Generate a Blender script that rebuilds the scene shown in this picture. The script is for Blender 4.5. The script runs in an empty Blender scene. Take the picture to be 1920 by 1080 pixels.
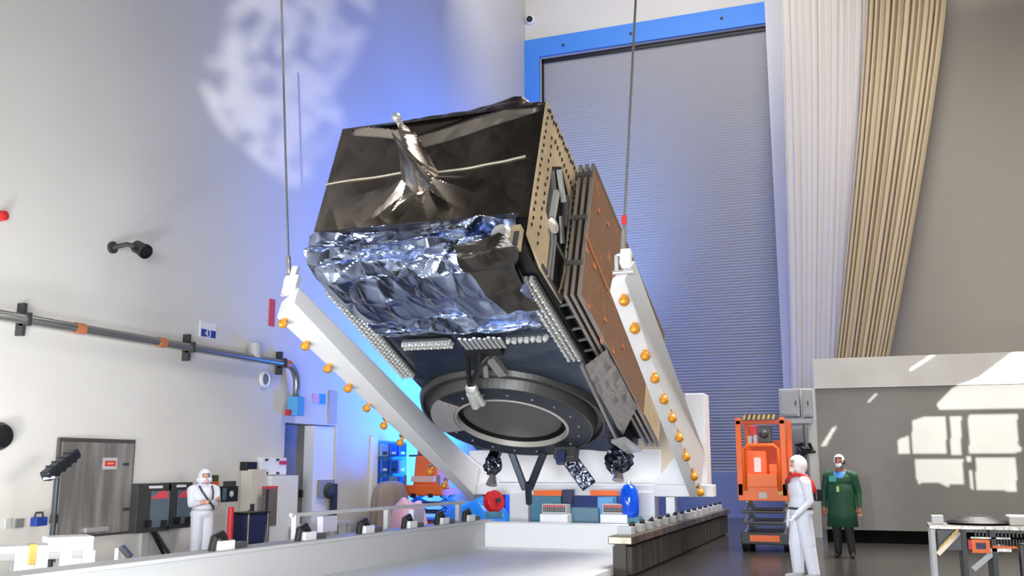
import bpy, bmesh, math, random
from mathutils import Vector, Matrix, noise
random.seed(7)
sc = bpy.context.scene
COL = sc.collection
V = Vector

# ------------------------------------------------------------------ camera
FOC, YH, HC, VPX = 1838.0, 872.0, 1.7, 1649.0
TILT = math.atan((YH - 540) / FOC)
YAW = math.atan((VPX - 960) / (FOC / math.cos(TILT)))
FWH = V((-math.sin(YAW), math.cos(YAW), 0)); RT = V((math.cos(YAW), math.sin(YAW), 0)); ZUP = V((0, 0, 1))
FW = FWH * math.cos(TILT) + ZUP * math.sin(TILT); CUP = -FWH * math.sin(TILT) + ZUP * math.cos(TILT)
CAM = V((0, 0, HC))
cd = bpy.data.cameras.new('camera'); cam = bpy.data.objects.new('camera', cd); COL.objects.link(cam)
cd.sensor_width = 36; cd.lens = FOC / 1920 * 36; cd.clip_end = 200
M = Matrix((RT, CUP, -FW)).transposed().to_4x4(); M.translation = CAM
cam.matrix_world = M
sc.camera = cam

# ------------------------------------------------------------------ world, lights, exposure
w = bpy.data.worlds.new('world'); sc.world = w; w.use_nodes = True
bg = w.node_tree.nodes['Background']; bg.inputs[0].default_value = (1.0, 0.97, 0.93, 1); bg.inputs[1].default_value = 0.30
vs = sc.view_settings
vs.view_transform = 'Standard'; vs.look = 'None'; vs.gamma = 1; vs.use_curve_mapping = False; vs.exposure = 0.2

def aim(o, d):
    o.rotation_euler = V(d).to_track_quat('-Z', 'Y').to_euler()
def area(name, loc, d, sx, sy, power, col=(1, 1, 1), spread=180):
    l = bpy.data.lights.new(name, 'AREA'); l.shape = 'RECTANGLE'; l.size = sx; l.size_y = sy; l.energy = power; l.color = col
    l.spread = math.radians(spread)
    o = bpy.data.objects.new(name, l); COL.objects.link(o); o.location = loc; aim(o, d); return o
def spot(name, loc, tgt, power, deg, blend, col=(1, 1, 1), rad=.05):
    l = bpy.data.lights.new(name, 'SPOT'); l.energy = power; l.spot_size = math.radians(deg); l.spot_blend = blend; l.color = col
    l.shadow_soft_size = rad
    o = bpy.data.objects.new(name, l); COL.objects.link(o); o.location = loc; aim(o, V(tgt) - V(loc)); return o

area('floodlight_bank', (-.5, -4.2, 3.0), (-.30, 1, .0), 8, 4, 760, (.94, .97, 1), 100)
area('bounce_fill', (-6.3, 4.6, .35), (.05, 1, .36), 3.2, .5, 440, (.86, .93, 1))  # added out of view, stands in for light bouncing off the floor
area('arm_floodlight', (-10.2, 7.2, .5), (.22, .8, .62), .7, .7, 200, (1, .99, .97))
area('ceiling_lamp_bank', (5, 20.5, 22), (.05, -.1, -1), 13, 14, 4600, (1, .955, .90), 88)
area('side_fill', (11.5, 6, 3.2), (-1, 0, -.12), 7, 2.4, 190, (1, .95, .88), 60)  # unseen fill added to brighten the lower left wall
spot('blue_floodlight', (-6.6, 26.2, 1.0), (-11.75, 24.4, 4.4), 13500, 98, 1, (.0, .14, 1), 1.0)
area('blue_wall_washer', (-8.0, 29.5, 5.0), (-1, -.3, .7), 1.6, 1.2, 760, (.05, .20, 1), 130)
spot('blue_door_floodlight', (-10.8, 26.0, 2.0), (-10.0, 33.3, 8.5), 4200, 52, 1, (.30, .46, 1), .5)
area('door_wall_fill', (-5.5, 25.5, 18.5), (0, 1, .02), 8, 1.5, 440, (1, .97, .95))  # unseen fill added to lift the wall above the door
area('curtain_fill', (2.2, 20.5, 16.5), (-.22, 1, -.42), 3, 2, 150, (1, .96, .90), 80)  # fill added out of view to brighten curtain and shutter
SUN_DIR = V((-.12, 1, -.16)).normalized()
sl = bpy.data.lights.new('sun', 'SUN'); sl.energy = 6.5; sl.angle = math.radians(.12); sl.color = (1, .99, .97)
so = bpy.data.objects.new('sun', sl); COL.objects.link(so); so.location = (10, -20, 10); aim(so, SUN_DIR)
GOBO_P = V((0.5, -3.0, 6.8))

# ------------------------------------------------------------------ projection helpers (pixel of the 1920x1080 frame -> real plane)
def ray(x, y): return FW * FOC + RT * (x - 960) + CUP * (540 - y)
def PX(x, y, X): d = ray(x, y); return CAM + d * (X / d.x)
def PY(x, y, Y): d = ray(x, y); return CAM + d * (Y / d.y)
def PZ(x, y, Z): d = ray(x, y); return CAM + d * ((Z - HC) / d.z)
def on_plane(x, y, p, nrm):
    d = ray(x, y); return CAM + d * ((p - CAM).dot(nrm) / d.dot(nrm))

# ------------------------------------------------------------------ materials
def lin(c):
    r = []
    for v in c[:3]:
        v = v / 255.0
        r.append(v / 12.92 if v <= .04045 else ((v + .055) / 1.055) ** 2.4)
    return (*r, 1)
MATS = {}
def mat(name, c, rough=.5, metal=0., bump=None, var=None, spec=.5, emit=None, trans=0.):
    m = bpy.data.materials.new(name); m.use_nodes = True; nt = m.node_tree; b = nt.nodes['Principled BSDF']
    b.inputs['Base Color'].default_value = lin(c); b.inputs['Roughness'].default_value = rough; b.inputs['Metallic'].default_value = metal
    b.inputs['Specular IOR Level'].default_value = spec
    if trans: b.inputs['Transmission Weight'].default_value = trans
    tc = nt.nodes.new('ShaderNodeTexCoord')
    if var:  # (scale, second colour, stretch xyz)
        nz = nt.nodes.new('ShaderNodeTexNoise'); nz.inputs['Scale'].default_value = var[0]; nz.inputs['Detail'].default_value = 5
        mp = nt.nodes.new('ShaderNodeMapping'); mp.inputs['Scale'].default_value = var[2] if len(var) > 2 else (1, 1, 1)
        mx = nt.nodes.new('ShaderNodeMix'); mx.data_type = 'RGBA'; mx.inputs[6].default_value = lin(c); mx.inputs[7].default_value = lin(var[1])
        rp = nt.nodes.new('ShaderNodeMapRange'); rp.inputs[1].default_value = .38; rp.inputs[2].default_value = .62
        nt.links.new(tc.outputs['Object'], mp.inputs[0]); nt.links.new(mp.outputs[0], nz.inputs['Vector'])
        nt.links.new(nz.outputs[0], rp.inputs[0]); nt.links.new(rp.outputs[0], mx.inputs[0]); nt.links.new(mx.outputs[2], b.inputs['Base Color'])
    if bump:  # (kind, scale, strength, distance)
        if bump[0] == 'vor':
            t = nt.nodes.new('ShaderNodeTexVoronoi'); t.feature = 'SMOOTH_F1'; t.inputs['Scale'].default_value = bump[1]; out = t.outputs['Distance']
            n2 = nt.nodes.new('ShaderNodeTexNoise'); n2.inputs['Scale'].default_value = bump[1] * .8; n2.inputs['Detail'].default_value = 2
            nt.links.new(tc.outputs['Object'], n2.inputs['Vector'])
            ad = nt.nodes.new('ShaderNodeMix'); ad.data_type = 'VECTOR'; ad.inputs[0].default_value = .18
            nt.links.new(tc.outputs['Object'], ad.inputs[4]); nt.links.new(n2.outputs['Color'], ad.inputs[5]); nt.links.new(ad.outputs[1], t.inputs['Vector'])
        else:
            t = nt.nodes.new('ShaderNodeTexNoise'); t.inputs['Scale'].default_value = bump[1]; t.inputs['Detail'].default_value = 4; out = t.outputs[0]
            nt.links.new(tc.outputs['Object'], t.inputs['Vector'])
        bm = nt.nodes.new('ShaderNodeBump'); bm.inputs['Strength'].default_value = bump[2]; bm.inputs['Distance'].default_value = bump[3]
        nt.links.new(out, bm.inputs['Height']); nt.links.new(bm.outputs[0], b.inputs['Normal'])
    MATS[name] = m; return m

WALL = mat('wall_paint', (222, 220, 216), .6, var=(.25, (216, 213, 207)))
WALLR = mat('wall_paint_beige', (196, 189, 176), .65, var=(.3, (190, 183, 169)))
FLOORM = mat('floor_coating', (56, 54, 51), .2, var=(.4, (48, 46, 44)))
DOORSL = mat('shutter_slats', (176, 174, 170), .5)
BLUEP = mat('blue_paint', (72, 142, 232), .45)
WHITEP = mat('white_paint', (236, 238, 240), .4)
JAMB = mat('jamb_paint', (220, 219, 216), .5)
BLACKM = mat('matte_black', (14, 14, 14), .9, spec=.1)
BLACK = mat('black_plastic', (22, 22, 24), .4)
DARKG = mat('dark_grey', (58, 59, 60), .5)
MIDG = mat('mid_grey', (125, 126, 126), .5)
LIGHTG = mat('light_grey', (190, 191, 192), .5)
STEEL = mat('brushed_steel', (168, 163, 158), .4, .35, var=(1.6, (128, 124, 120), (3, 3, .35)))
STEELF = mat('steel_frame', (105, 102, 100), .4, .6)
SILVER = mat('silver', (212, 212, 208), .3, .55)
SILVERD = mat('silver_tape', (165, 160, 155), .38, .7, bump=('noise', 9, .5, .03))
GALV = mat('galvanised_pipe', (150, 152, 150), .32, .75)
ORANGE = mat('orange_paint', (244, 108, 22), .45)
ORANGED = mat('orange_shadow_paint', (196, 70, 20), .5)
COPPER = mat('orange_coupling', (192, 116, 76), .45)
KNOB = mat('orange_knob', (222, 150, 48), .4, .35)
RED = mat('red_paint', (205, 38, 42), .45)
PINKRED = mat('red_label', (226, 78, 88), .5)
PINK = mat('pink_plastic', (226, 176, 190), .5)
NAVY = mat('navy_plastic', (34, 44, 84), .5)
BLUEB = mat('blue_plastic', (20, 96, 214), .3)
BLUEL = mat('light_blue_plastic', (86, 166, 226), .35)
TEAL = mat('teal_cabinet', (58, 122, 150), .45)
TARPB = mat('blue_tarp', (24, 130, 226), .35, bump=('noise', 6, .6, .05))
TARPG = mat('grey_tarp', (150, 132, 116), .6, bump=('noise', 5, .5, .05))
YEL = mat('yellow_paint', (222, 182, 90), .5)
GREEN = mat('green_sign', (58, 150, 60), .5)
FOIL = mat('black_foil', (156, 147, 138), .27, 1., bump=('noise', 1.6, .18, .05))
FOILW = mat('crinkled_foil', (158, 170, 198), .24, 1., bump=('vor', 2.2, .16, .05))
FOILU = mat('underside_foil', (84, 94, 110), .32, .9, bump=('noise', 2.6, .6, .06))
FOILB = mat('bundled_foil', (92, 98, 112), .25, 1., bump=('vor', 9, .9, .05))
TAPE = mat('seam_tape', (176, 170, 150), .4, .3)
PANELT = mat('tan_panel', (196, 176, 142), .5, .25, var=(1.5, (176, 158, 128)))
RINGM = mat('ring_metal', (86, 85, 84), .42, .65)
RINGF = mat('ring_face', (52, 56, 64), .4, .55)
COVER = mat('cover_grey', (84, 82, 79), .5)
RINGL = mat('ring_light', (196, 190, 182), .4, .5)
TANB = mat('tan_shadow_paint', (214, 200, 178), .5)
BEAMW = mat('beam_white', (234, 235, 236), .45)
CURW = mat('white_curtain', (204, 197, 189), .8)
CURT = mat('cream_curtain', (190, 174, 146), .8)
SUIT = mat('suit_white', (226, 228, 240), .75, bump=('noise', 9, .5, .03))
SKIN = mat('skin', (214, 160, 136), .55)
SKIND = mat('skin_brown', (150, 98, 76), .55)
GREENC = mat('green_coat', (12, 68, 42), .65, bump=('noise', 8, .4, .02))
TROUS = mat('dark_trousers', (30, 28, 30), .7)
SHIRT = mat('blue_shirt', (70, 130, 200), .6)
HAIRNET = mat('hair_net', (232, 226, 226), .8, bump=('noise', 20, .6, .02))
PART1 = mat('partition_grey', (130, 127, 119), .5, var=(.6, (120, 117, 110)))
PART2 = mat('partition_strip', (206, 203, 195), .5, var=(.8, (196, 192, 183)))
WOODR = mat('rail_bronze', (150, 138, 124), .35, .6, var=(4, (96, 86, 74)))
SKIRT = mat('shaded_skirt', (66, 58, 50), .6, var=(3, (44, 39, 36), (1, 1, .1)))  # shade on the container's outer side put into a dark, streaky brown

# brown solar panel: fine grid of cells with coppery blotches
def solar_mat():
    m = bpy.data.materials.new('solar_panel_brown'); m.use_nodes = True; nt = m.node_tree; b = nt.nodes['Principled BSDF']
    tc = nt.nodes.new('ShaderNodeTexCoord'); sx = nt.nodes.new('ShaderNodeSeparateXYZ'); cb = nt.nodes.new('ShaderNodeCombineXYZ')
    nt.links.new(tc.outputs['Object'], sx.inputs[0]); nt.links.new(sx.outputs[1], cb.inputs[0]); nt.links.new(sx.outputs[2], cb.inputs[1])
    br = nt.nodes.new('ShaderNodeTexBrick'); br.offset = 0; br.inputs['Scale'].default_value = 1
    br.inputs['Brick Width'].default_value = .09; br.inputs['Row Height'].default_value = .06; br.inputs['Mortar Size'].default_value = .008
    br.inputs['Color1'].default_value = lin((146, 102, 66)); br.inputs['Color2'].default_value = lin((126, 90, 60)); br.inputs['Mortar'].default_value = lin((76, 56, 42))
    nt.links.new(cb.outputs[0], br.inputs['Vector'])
    nz = nt.nodes.new('ShaderNodeTexNoise'); nz.inputs['Scale'].default_value = 3.2; nz.inputs['Detail'].default_value = 3
    nt.links.new(cb.outputs[0], nz.inputs['Vector'])
    rp = nt.nodes.new('ShaderNodeMapRange'); rp.inputs[1].default_value = .6; rp.inputs[2].default_value = .74
    nt.links.new(nz.outputs[0], rp.inputs[0])
    mx = nt.nodes.new('ShaderNodeMix'); mx.data_type = 'RGBA'; mx.inputs[7].default_value = lin((176, 106, 60))
    nt.links.new(rp.outputs[0], mx.inputs[0]); nt.links.new(br.outputs['Color'], mx.inputs[6]); nt.links.new(mx.outputs[2], b.inputs['Base Color'])
    b.inputs['Roughness'].default_value = .42
    return m
SOLAR = solar_mat()

# ------------------------------------------------------------------ mesh builder
MW = {}
class MB:
    def __init__(s): s.v = []; s.f = []; s.m = []; s.mats = []; s.cur = 0
    def use(s, m):
        if m not in s.mats: s.mats.append(m)
        s.cur = s.mats.index(m); return s
    def add(s, vs_, fs):
        o = len(s.v); s.v += [V(p) for p in vs_]; s.f += [[i + o for i in f] for f in fs]; s.m += [s.cur] * len(fs); return s
    def box(s, a, b):
        (x0, y0, z0), (x1, y1, z1) = a, b
        return s.add([(x0, y0, z0), (x1, y0, z0), (x1, y1, z0), (x0, y1, z0), (x0, y0, z1), (x1, y0, z1), (x1, y1, z1), (x0, y1, z1)],
                     [(3, 2, 1, 0), (4, 5, 6, 7), (0, 1, 5, 4), (1, 2, 6, 5), (2, 3, 7, 6), (3, 0, 4, 7)])
    def cbox(s, c, d): c = V(c); d = V(d) * .5; return s.box(c - d, c + d)
    def hexa(s, p):  # eight corners: bottom four then top four
        return s.add(p, [(3, 2, 1, 0), (4, 5, 6, 7), (0, 1, 5, 4), (1, 2, 6, 5), (2, 3, 7, 6), (3, 0, 4, 7)])
    def bar(s, p, q, wd, ht, up=(0, 0, 1)):
        p = V(p); q = V(q); d = (q - p).normalized(); a = d.cross(V(up))
        if a.length < 1e-4: a = d.cross(V((0, 1, 0)))
        a.normalize(); b = a.cross(d); a *= wd / 2; b *= ht / 2
        return s.hexa([p - a - b, p + a - b, q + a - b, q - a - b, p - a + b, p + a + b, q + a + b, q - a + b])
    def tube(s, pts, r, n=10, close=False):
        pts = [V(p) for p in pts]; N = len(pts); rr = r if isinstance(r, (list, tuple)) else [r] * N
        vs_ = []; ref = None
        for i, p in enumerate(pts):
            t = (pts[min(i + 1, N - 1)] - pts[max(i - 1, 0)]).normalized()
            if ref is None:
                ref = t.orthogonal().normalized()
            ref = (ref - t * ref.dot(t)).normalized(); bb = t.cross(ref)
            for k in range(n):
                a = 2 * math.pi * k / n; vs_.append(p + (ref * math.cos(a) + bb * math.sin(a)) * rr[i])
        fs = [(i * n + k, i * n + (k + 1) % n, (i + 1) * n + (k + 1) % n, (i + 1) * n + k) for i in range(N - 1) for k in range(n)]
        fs += [tuple(range(n))[::-1], tuple(range((N - 1) * n, N * n))]
        return s.add(vs_, fs)
    def lathe(s, prof, c, axis=(0, 0, 1), n=32, sx=1., sy=1., caps=True):
        c = V(c); ax = V(axis).normalized(); a = ax.orthogonal().normalized() if abs(ax.z) < .99 else V((1, 0, 0)); b = ax.cross(a)
        vs_ = [c + (a * math.cos(2 * math.pi * k / n) * sx + b * math.sin(2 * math.pi * k / n) * sy) * r + ax * z for r, z in prof for k in range(n)]
        fs = [(i * n + k, i * n + (k + 1) % n, (i + 1) * n + (k + 1) % n, (i + 1) * n + k) for i in range(len(prof) - 1) for k in range(n)]
        if caps and prof[0][0] > 1e-5: fs.append(tuple(range(n))[::-1])
        if caps and prof[-1][0] > 1e-5: fs.append(tuple(range((len(prof) - 1) * n, len(prof) * n)))
        return s.add(vs_, fs)
    def cyl(s, p, q, r, n=16):
        p = V(p); q = V(q); return s.lathe([(r, 0), (r, (q - p).length)], p, q - p, n)
    def ball(s, c, r, n=14, rot=None):
        if not isinstance(r, (list, tuple)): r = (r, r, r)
        c = V(c); k = n // 2; vs_ = []
        for i in range(k + 1):
            th = math.pi * i / k
            for j in range(n):
                ph = 2 * math.pi * j / n; q = V((r[0] * math.sin(th) * math.cos(ph), r[1] * math.sin(th) * math.sin(ph), r[2] * math.cos(th)))
                vs_.append(c + (rot @ q if rot else q))
        fs = [(i * n + j, (i + 1) * n + j, (i + 1) * n + (j + 1) % n, i * n + (j + 1) % n) for i in range(k) for j in range(n)]
        return s.add(vs_, fs)
    def cap(s, p, q, ra, rb, n=12):
        p = V(p); q = V(q); L = (q - p).length; pr = []
        for i in range(5): a = math.pi / 2 * (1 - i / 4); pr.append((max(1e-6, ra * math.cos(a)), -ra * math.sin(a)))
        for i in range(5): a = math.pi / 2 * i / 4; pr.append((max(1e-6, rb * math.cos(a)), L + rb * math.sin(a)))
        return s.lathe(pr, p, q - p, n)
    def prism(s, poly, vec):
        vec = V(vec); n = len(poly); poly = [V(p) for p in poly]
        return s.add(poly + [p + vec for p in poly], [tuple(range(n))[::-1], tuple(range(n, 2 * n))] + [(i, (i + 1) % n, (i + 1) % n + n, i + n) for i in range(n)])
    def grid(s, nu, nv, fn):
        return s.add([fn(i / nu, j / nv) for j in range(nv + 1) for i in range(nu + 1)],
                     [(j * (nu + 1) + i, j * (nu + 1) + i + 1, (j + 1) * (nu + 1) + i + 1, (j + 1) * (nu + 1) + i) for j in range(nv) for i in range(nu)])
    def parts(s, n):  # the same boxes, one builder each
        r = []
        for i in range(0, len(s.v), n): q = MB(); q.v = s.v[i:i + n]; q.f = [[k - i for k in f] for f in s.f if i <= f[0] < i + n]; q.m = [0] * len(q.f); r.append(q)
        return r
    def build(s, name, m=None, parent=None, local=False, bev=0, smooth=False, solid=0, recalc=True):
        me = bpy.data.meshes.new(name)
        vs_ = s.v; loc = V((0, 0, 0))
        if parent is not None:
            if not local: im = MW[parent].inverted(); vs_ = [im @ p for p in vs_]
        else:
            lo = [min(p[i] for p in vs_) for i in range(3)]; hi = [max(p[i] for p in vs_) for i in range(3)]
            loc = V(((lo[0] + hi[0]) / 2, (lo[1] + hi[1]) / 2, lo[2])); vs_ = [p - loc for p in vs_]
        me.from_pydata([tuple(p) for p in vs_], [], s.f)
        for mm in (s.mats or [m]): me.materials.append(mm)
        if s.mats: me.polygons.foreach_set('material_index', s.m)
        b = bmesh.new(); b.from_mesh(me)
        bmesh.ops.remove_doubles(b, verts=b.verts, dist=1e-5)
        if recalc: bmesh.ops.recalc_face_normals(b, faces=b.faces)
        b.to_mesh(me); b.free()
        if smooth:
            for p in me.polygons: p.use_smooth = True
        o = bpy.data.objects.new(name, me); COL.objects.link(o)
        if parent is not None: o.parent = parent; MW[o] = MW[parent]
        else: o.location = loc; MW[o] = Matrix.Translation(loc)
        if solid: md = o.modifiers.new('solid', 'SOLIDIFY'); md.thickness = solid; md.offset = 0
        if bev: md = o.modifiers.new('bevel', 'BEVEL'); md.width = bev; md.segments = 2; md.limit_method = 'ANGLE'
        if smooth and bev: pass
        return o
def tag(o, label, cat, group=None, kind=None):
    o['label'] = label; o['category'] = cat
    if group: o['group'] = group
    if kind: o['kind'] = kind
    return o
def thing(name, label, cat, loc=(0, 0, 0), rot=(0, 0, 0), group=None):
    o = bpy.data.objects.new(name, None); COL.objects.link(o); o.location = loc; o.rotation_euler = rot; o.empty_display_size = .2
    from mathutils import Euler
    MW[o] = Matrix.Translation(V(loc)) @ Euler(rot).to_matrix().to_4x4()
    return tag(o, label, cat, group)
def struct(name, mb, m=None, parent=None, **k):
    o = mb.build(name, m, parent, **k)
    if parent is None: o['kind'] = 'structure'
    return o
def text_mesh(name, txt, size, m, origin, xdir, ydir, parent, ext=.004):
    c = bpy.data.curves.new(name, 'FONT'); c.body = txt; c.size = size; c.extrude = ext; c.align_x = 'CENTER'; c.align_y = 'CENTER'; c.resolution_u = 3
    o = bpy.data.objects.new(name + '_c', c); COL.objects.link(o)
    bpy.context.view_layer.update()
    me = bpy.data.meshes.new_from_object(o.evaluated_get(bpy.context.evaluated_depsgraph_get()))
    COL.objects.unlink(o); bpy.data.objects.remove(o)
    xd = V(xdir).normalized(); yd = V(ydir).normalized(); zd = xd.cross(yd)
    T = Matrix((xd, yd, zd)).transposed().to_4x4(); T.translation = V(origin)
    me.transform(MW[parent].inverted() @ T); me.materials.clear(); me.materials.append(m); me.name = name
    ob = bpy.data.objects.new(name, me); COL.objects.link(ob); ob.parent = parent; MW[ob] = MW[parent]; return ob

# ------------------------------------------------------------------ setting
XL, YB, YR = -11.75, 33.34, -5.0
ZT = 24.0
struct('ceiling', MB().box((-12.2, -6, ZT), (14.4, 34, ZT + .3)), mat('ceiling_grey', (74, 74, 76), .8))
struct('wall_right', MB().box((14, -5.3, 0), (14.4, 34, ZT)), WALLR)
struct('floor', MB().box((-12.2, -6, -.3), (14.4, 34, 0)), FLOORM)
# left wall with its door opening
dA, dB = PX(535, 792, XL), PX(632, 797, XL)
DY0, DY1, DZ = dA.y, dB.y, dA.z
m = MB()
m.box((XL - .4, YR, 0), (XL, DY0, ZT)); m.box((XL - .4, DY1, 0), (XL, YB, ZT)); m.box((XL - .4, DY0, DZ), (XL, DY1, ZT))
struct('wall_left', m, WALL)
struct('wall_left_recess', MB().box((XL - .46, DY0 - .1, 0), (XL - .41, DY1 + .1, DZ + .1)), LIGHTG)
# back wall around the roller door
XD0, XD1, ZD = PY(1013, 107, YB).x, PY(1437, 47, YB).x, 16.95
m = MB(); m.box((XL - .4, YB, 0), (XD0, YB + .6, ZT)); m.box((XD1 + .35, YB, 0), (14, YB + .6, ZT)); m.box((XD0, YB, ZD), (XD1 + .35, YB + .6, ZT))
struct('wall_back', m, WALL)
m = MB(); k = 168; hgt = ZD / k
pr = []
for i in range(k): pr += [(i * hgt, 0), (i * hgt + hgt * .62, -.045), (i * hgt + hgt * .9, -.03)]
pr.append((ZD, 0))
m.add([(x, YB + .30 + d, z) for z, d in pr for x in (XD0, XD1 + .35)], [(2 * i, 2 * i + 1, 2 * i + 3, 2 * i + 2) for i in range(len(pr) - 1)])
m.box((XD0, YB + .34, 0), (XD1 + .35, YB + .38, ZD))
dr = struct('door_1', m, DOORSL)
struct('bottom_bar', MB().box((XD0 + .02, YB + .12, 0), (XD1 + .3, YB + .25, 1.47)), mat('bottom_bar_paint', (132, 142, 164), .4), dr)
struct('seal_strip', MB().box((XD0, YB + .16, ZD - .16), (XD1 + .34, YB + .24, ZD - .01)).box((XD0 + .0, YB + .16, 0), (XD0 + .07, YB + .24, ZD)).box((XD1 + .2, YB + .16, 0), (XD1 + .34, YB + .24, ZD)), BLACK, dr)
# blue frame (mitred header and left jamb)
m = MB(); yo = YB - .12
m.prism([(XL + .005, yo, 17.68), (XD1 + .02, yo, 17.74), (XD1 + .02, yo, ZD), (XD0, yo, ZD)], (0, .115, 0))
struct('trim_1', m, BLUEP)
struct('trim_2', MB().prism([(XL + .005, yo, 0), (XL + .005, yo, 17.68), (XD0, yo, ZD), (XD0, yo, 0)], (0, .115, 0)), BLUEP)
for i, (x, z) in enumerate([(-10.2, 17.25), (-7.6, 17.3), (-4.3, 17.35)]):
    tag(MB().cyl((x, yo - .01, z), (x, yo - .06, z), .05, 10).build('bolt', DARKG), 'dark bolt head on the blue door header %s' % ['near the room corner', 'by the crane cable', 'near the curtain'][i], 'bolt', 'bolts on the blue header')
struct('trim_3', MB().box((XD1, YB - .35, 0), (XD1 + .55, YB - .002, ZT)), JAMB)
# rear wall; unseen window mask, its holes shaped to throw the partition's sun patches
PYY = 23.7
polys = [[(756.6 + 1000, 756), (1761, 769.5), (1925, 765), (1925, 657), (1901, 658), (1834, 709), (1785, 727)]]
def zz(L): return [(1500 + a / 2.455, 640 + b / 2.455) for a, b in L]
polys += [zz(L) for L in (
    [(515, 365), (560, 350), (672, 345), (675, 515), (518, 518)], [(692, 348), (742, 345), (742, 520), (695, 520)],
    [(775, 335), (1000, 332), (1003, 470), (1020, 490), (1020, 505), (990, 515), (780, 515)],
    [(525, 542), (750, 540), (755, 655), (690, 660), (680, 672), (650, 655), (600, 648), (545, 655), (530, 610)],
    [(808, 535), (995, 533), (998, 690), (812, 685)], [(452, 450), (500, 435), (505, 520), (455, 518)], [(780, 595), (795, 597), (797, 682), (783, 680)],
    [(765, 532), (790, 532), (790, 552), (768, 552)], [(98, 480), (150, 395), (170, 392), (118, 485)], [(305, 280), (345, 240), (358, 238), (318, 282)],
    [(500, 132), (600, 65), (625, 62), (510, 138)])]
def inside(p, L):
    r = False; j = len(L) - 1
    for i in range(len(L)):
        if (L[i][1] > p[1]) != (L[j][1] > p[1]) and p[0] < (L[j][0] - L[i][0]) * (p[1] - L[i][1]) / (L[j][1] - L[i][1]) + L[i][0]: r = not r
        j = i
    return r
rp = []
for L in polys:
    q = []
    for x, y in L:
        p = PY(x, y, PYY); t = (YR - PYY) / SUN_DIR.y; h = p + SUN_DIR * t; q.append((h.x, h.z))
    rp.append(q)
x0 = min(p[0] for L in rp for p in L) - .1; x1 = max(p[0] for L in rp for p in L) - .02; z0 = min(p[1] for L in rp for p in L) - .1; z1 = max(p[1] for L in rp for p in L) + .1
def raster(mb, polysl, x0, x1, z0, z1, cs, fn):
    nx = int((x1 - x0) / cs) + 1; nz = int((z1 - z0) / cs) + 1; sx = (x1 - x0) / nx; sz = (z1 - z0) / nz
    for j in range(nz):
        i = 0
        while i < nx:
            def op(i): c = (x0 + (i + .5) * sx, z0 + (j + .5) * sz); return any(inside(c, L) for L in polysl)
            if op(i): i += 1; continue
            k = i
            while k < nx and not op(k): k += 1
            a, b = x0 + i * sx, x0 + k * sx; c, d = z0 + j * sz, z0 + (j + 1) * sz
            mb.add([fn(a, c), fn(b, c), fn(b, d), fn(a, d)], [(0, 1, 2, 3)]); i = k
m = MB()
raster(m, rp, x0, x1, z0, z1, .03, lambda a, b: (a, YR, b))
struct('window_mask_1', m, MIDG, recalc=False)
m = MB()
m.box((XL - .4, YR - .3, 0), (x0, YR, ZT)); m.box((x1, YR - .3, 0), (14, YR, ZT)); m.box((x0, YR - .3, 0), (x1, YR, z0)); m.box((x0, YR - .3, z1), (x1, YR, ZT))
struct('wall_rear', m, WALLR)

# partition in front of the curtain
m = MB().box((-1.28, PYY, .28), (12, PYY + .18, 3.42)); struct('wall_partition', m, PART1)
struct('trim_4', MB().box((-1.30, PYY - .03, 3.43), (12, PYY + .2, 4.12)), PART2)
struct('dark_gap_partition', MB().box((-1.2, PYY + .06, 0), (12, PYY + .12, .28)), BLACKM)  # matte black strip painting in the dark gap under the partition
a, b = PY(1628, 892, PYY), PY(1655, 1000, PYY)
t = MB().box((PY(1612, 892, PYY).x, PYY - .025, .28), (PY(1632, 892, PYY).x, PYY - .002, a.z)); struct('trim_5', t, mat('hatch_grey', (118, 115, 110), .5))

# ------------------------------------------------------------------ wall behind the curtain
struct('wall_side', MB().box((PY(1470, 300, 32.9).x + .3, 32.85, 0), (14, 33.0, ZT)), mat('wall_paint_shaded', (174, 166, 152), .65))  # tan darker than the back wall, the curtain's shadow put into it

# curtains
def curtain(name, m_, Y, top, bot, zt, zb, n, amp, label, seed, sag=0.):
    xl0, xr0 = top; xl1, xr1 = bot; rnd = random.Random(seed); ph = [rnd.uniform(0, 6.28) for _ in range(n + 1)]
    def fn(u, v):
        z = zt + (zb - zt) * v; e = v ** 1.2
        xl = xl0 + (xl1 - xl0) * e; xr = xr0 + (xr1 - xr0) * e
        a = u * n * 2 * math.pi + .9 * math.sin(u * 9 + seed)
        y = Y + amp * (math.sin(a) + .35 * math.sin(2.3 * a + seed)) * (1 - .2 * v) + .25 * amp * noise.noise(V((u * 14, v * 3, seed)))
        return (xl + (xr - xl) * (u + .012 * math.sin(a * 1.0 + 1)), y, z)
    o = MB().grid(n * 10, 40, fn).build(name, m_, smooth=True, solid=.02)
    return tag(o, label, 'curtain')
YC = 31.2
curtain('curtain', CURW, YC, (PY(1462, -20, YC).x, PY(1645, -20, YC).x), (PY(1478, 735, YC).x, PY(1568, 735, YC).x), PY(1500, -60, YC).z, .5, 13, .028,
        'pale white curtain hanging straight beside the tall roller door', 3)
YC2 = 30.6
curtain('curtain', CURT, YC2, (PY(1628, -20, YC2).x, PY(1784, -20, YC2).x), (PY(1545, 720, YC2).x, PY(1632, 720, YC2).x), PY(1700, -60, YC2).z, 2.6, 13, .17,
        'cream curtain with deep pleats swept in above the grey partition', 5)

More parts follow.
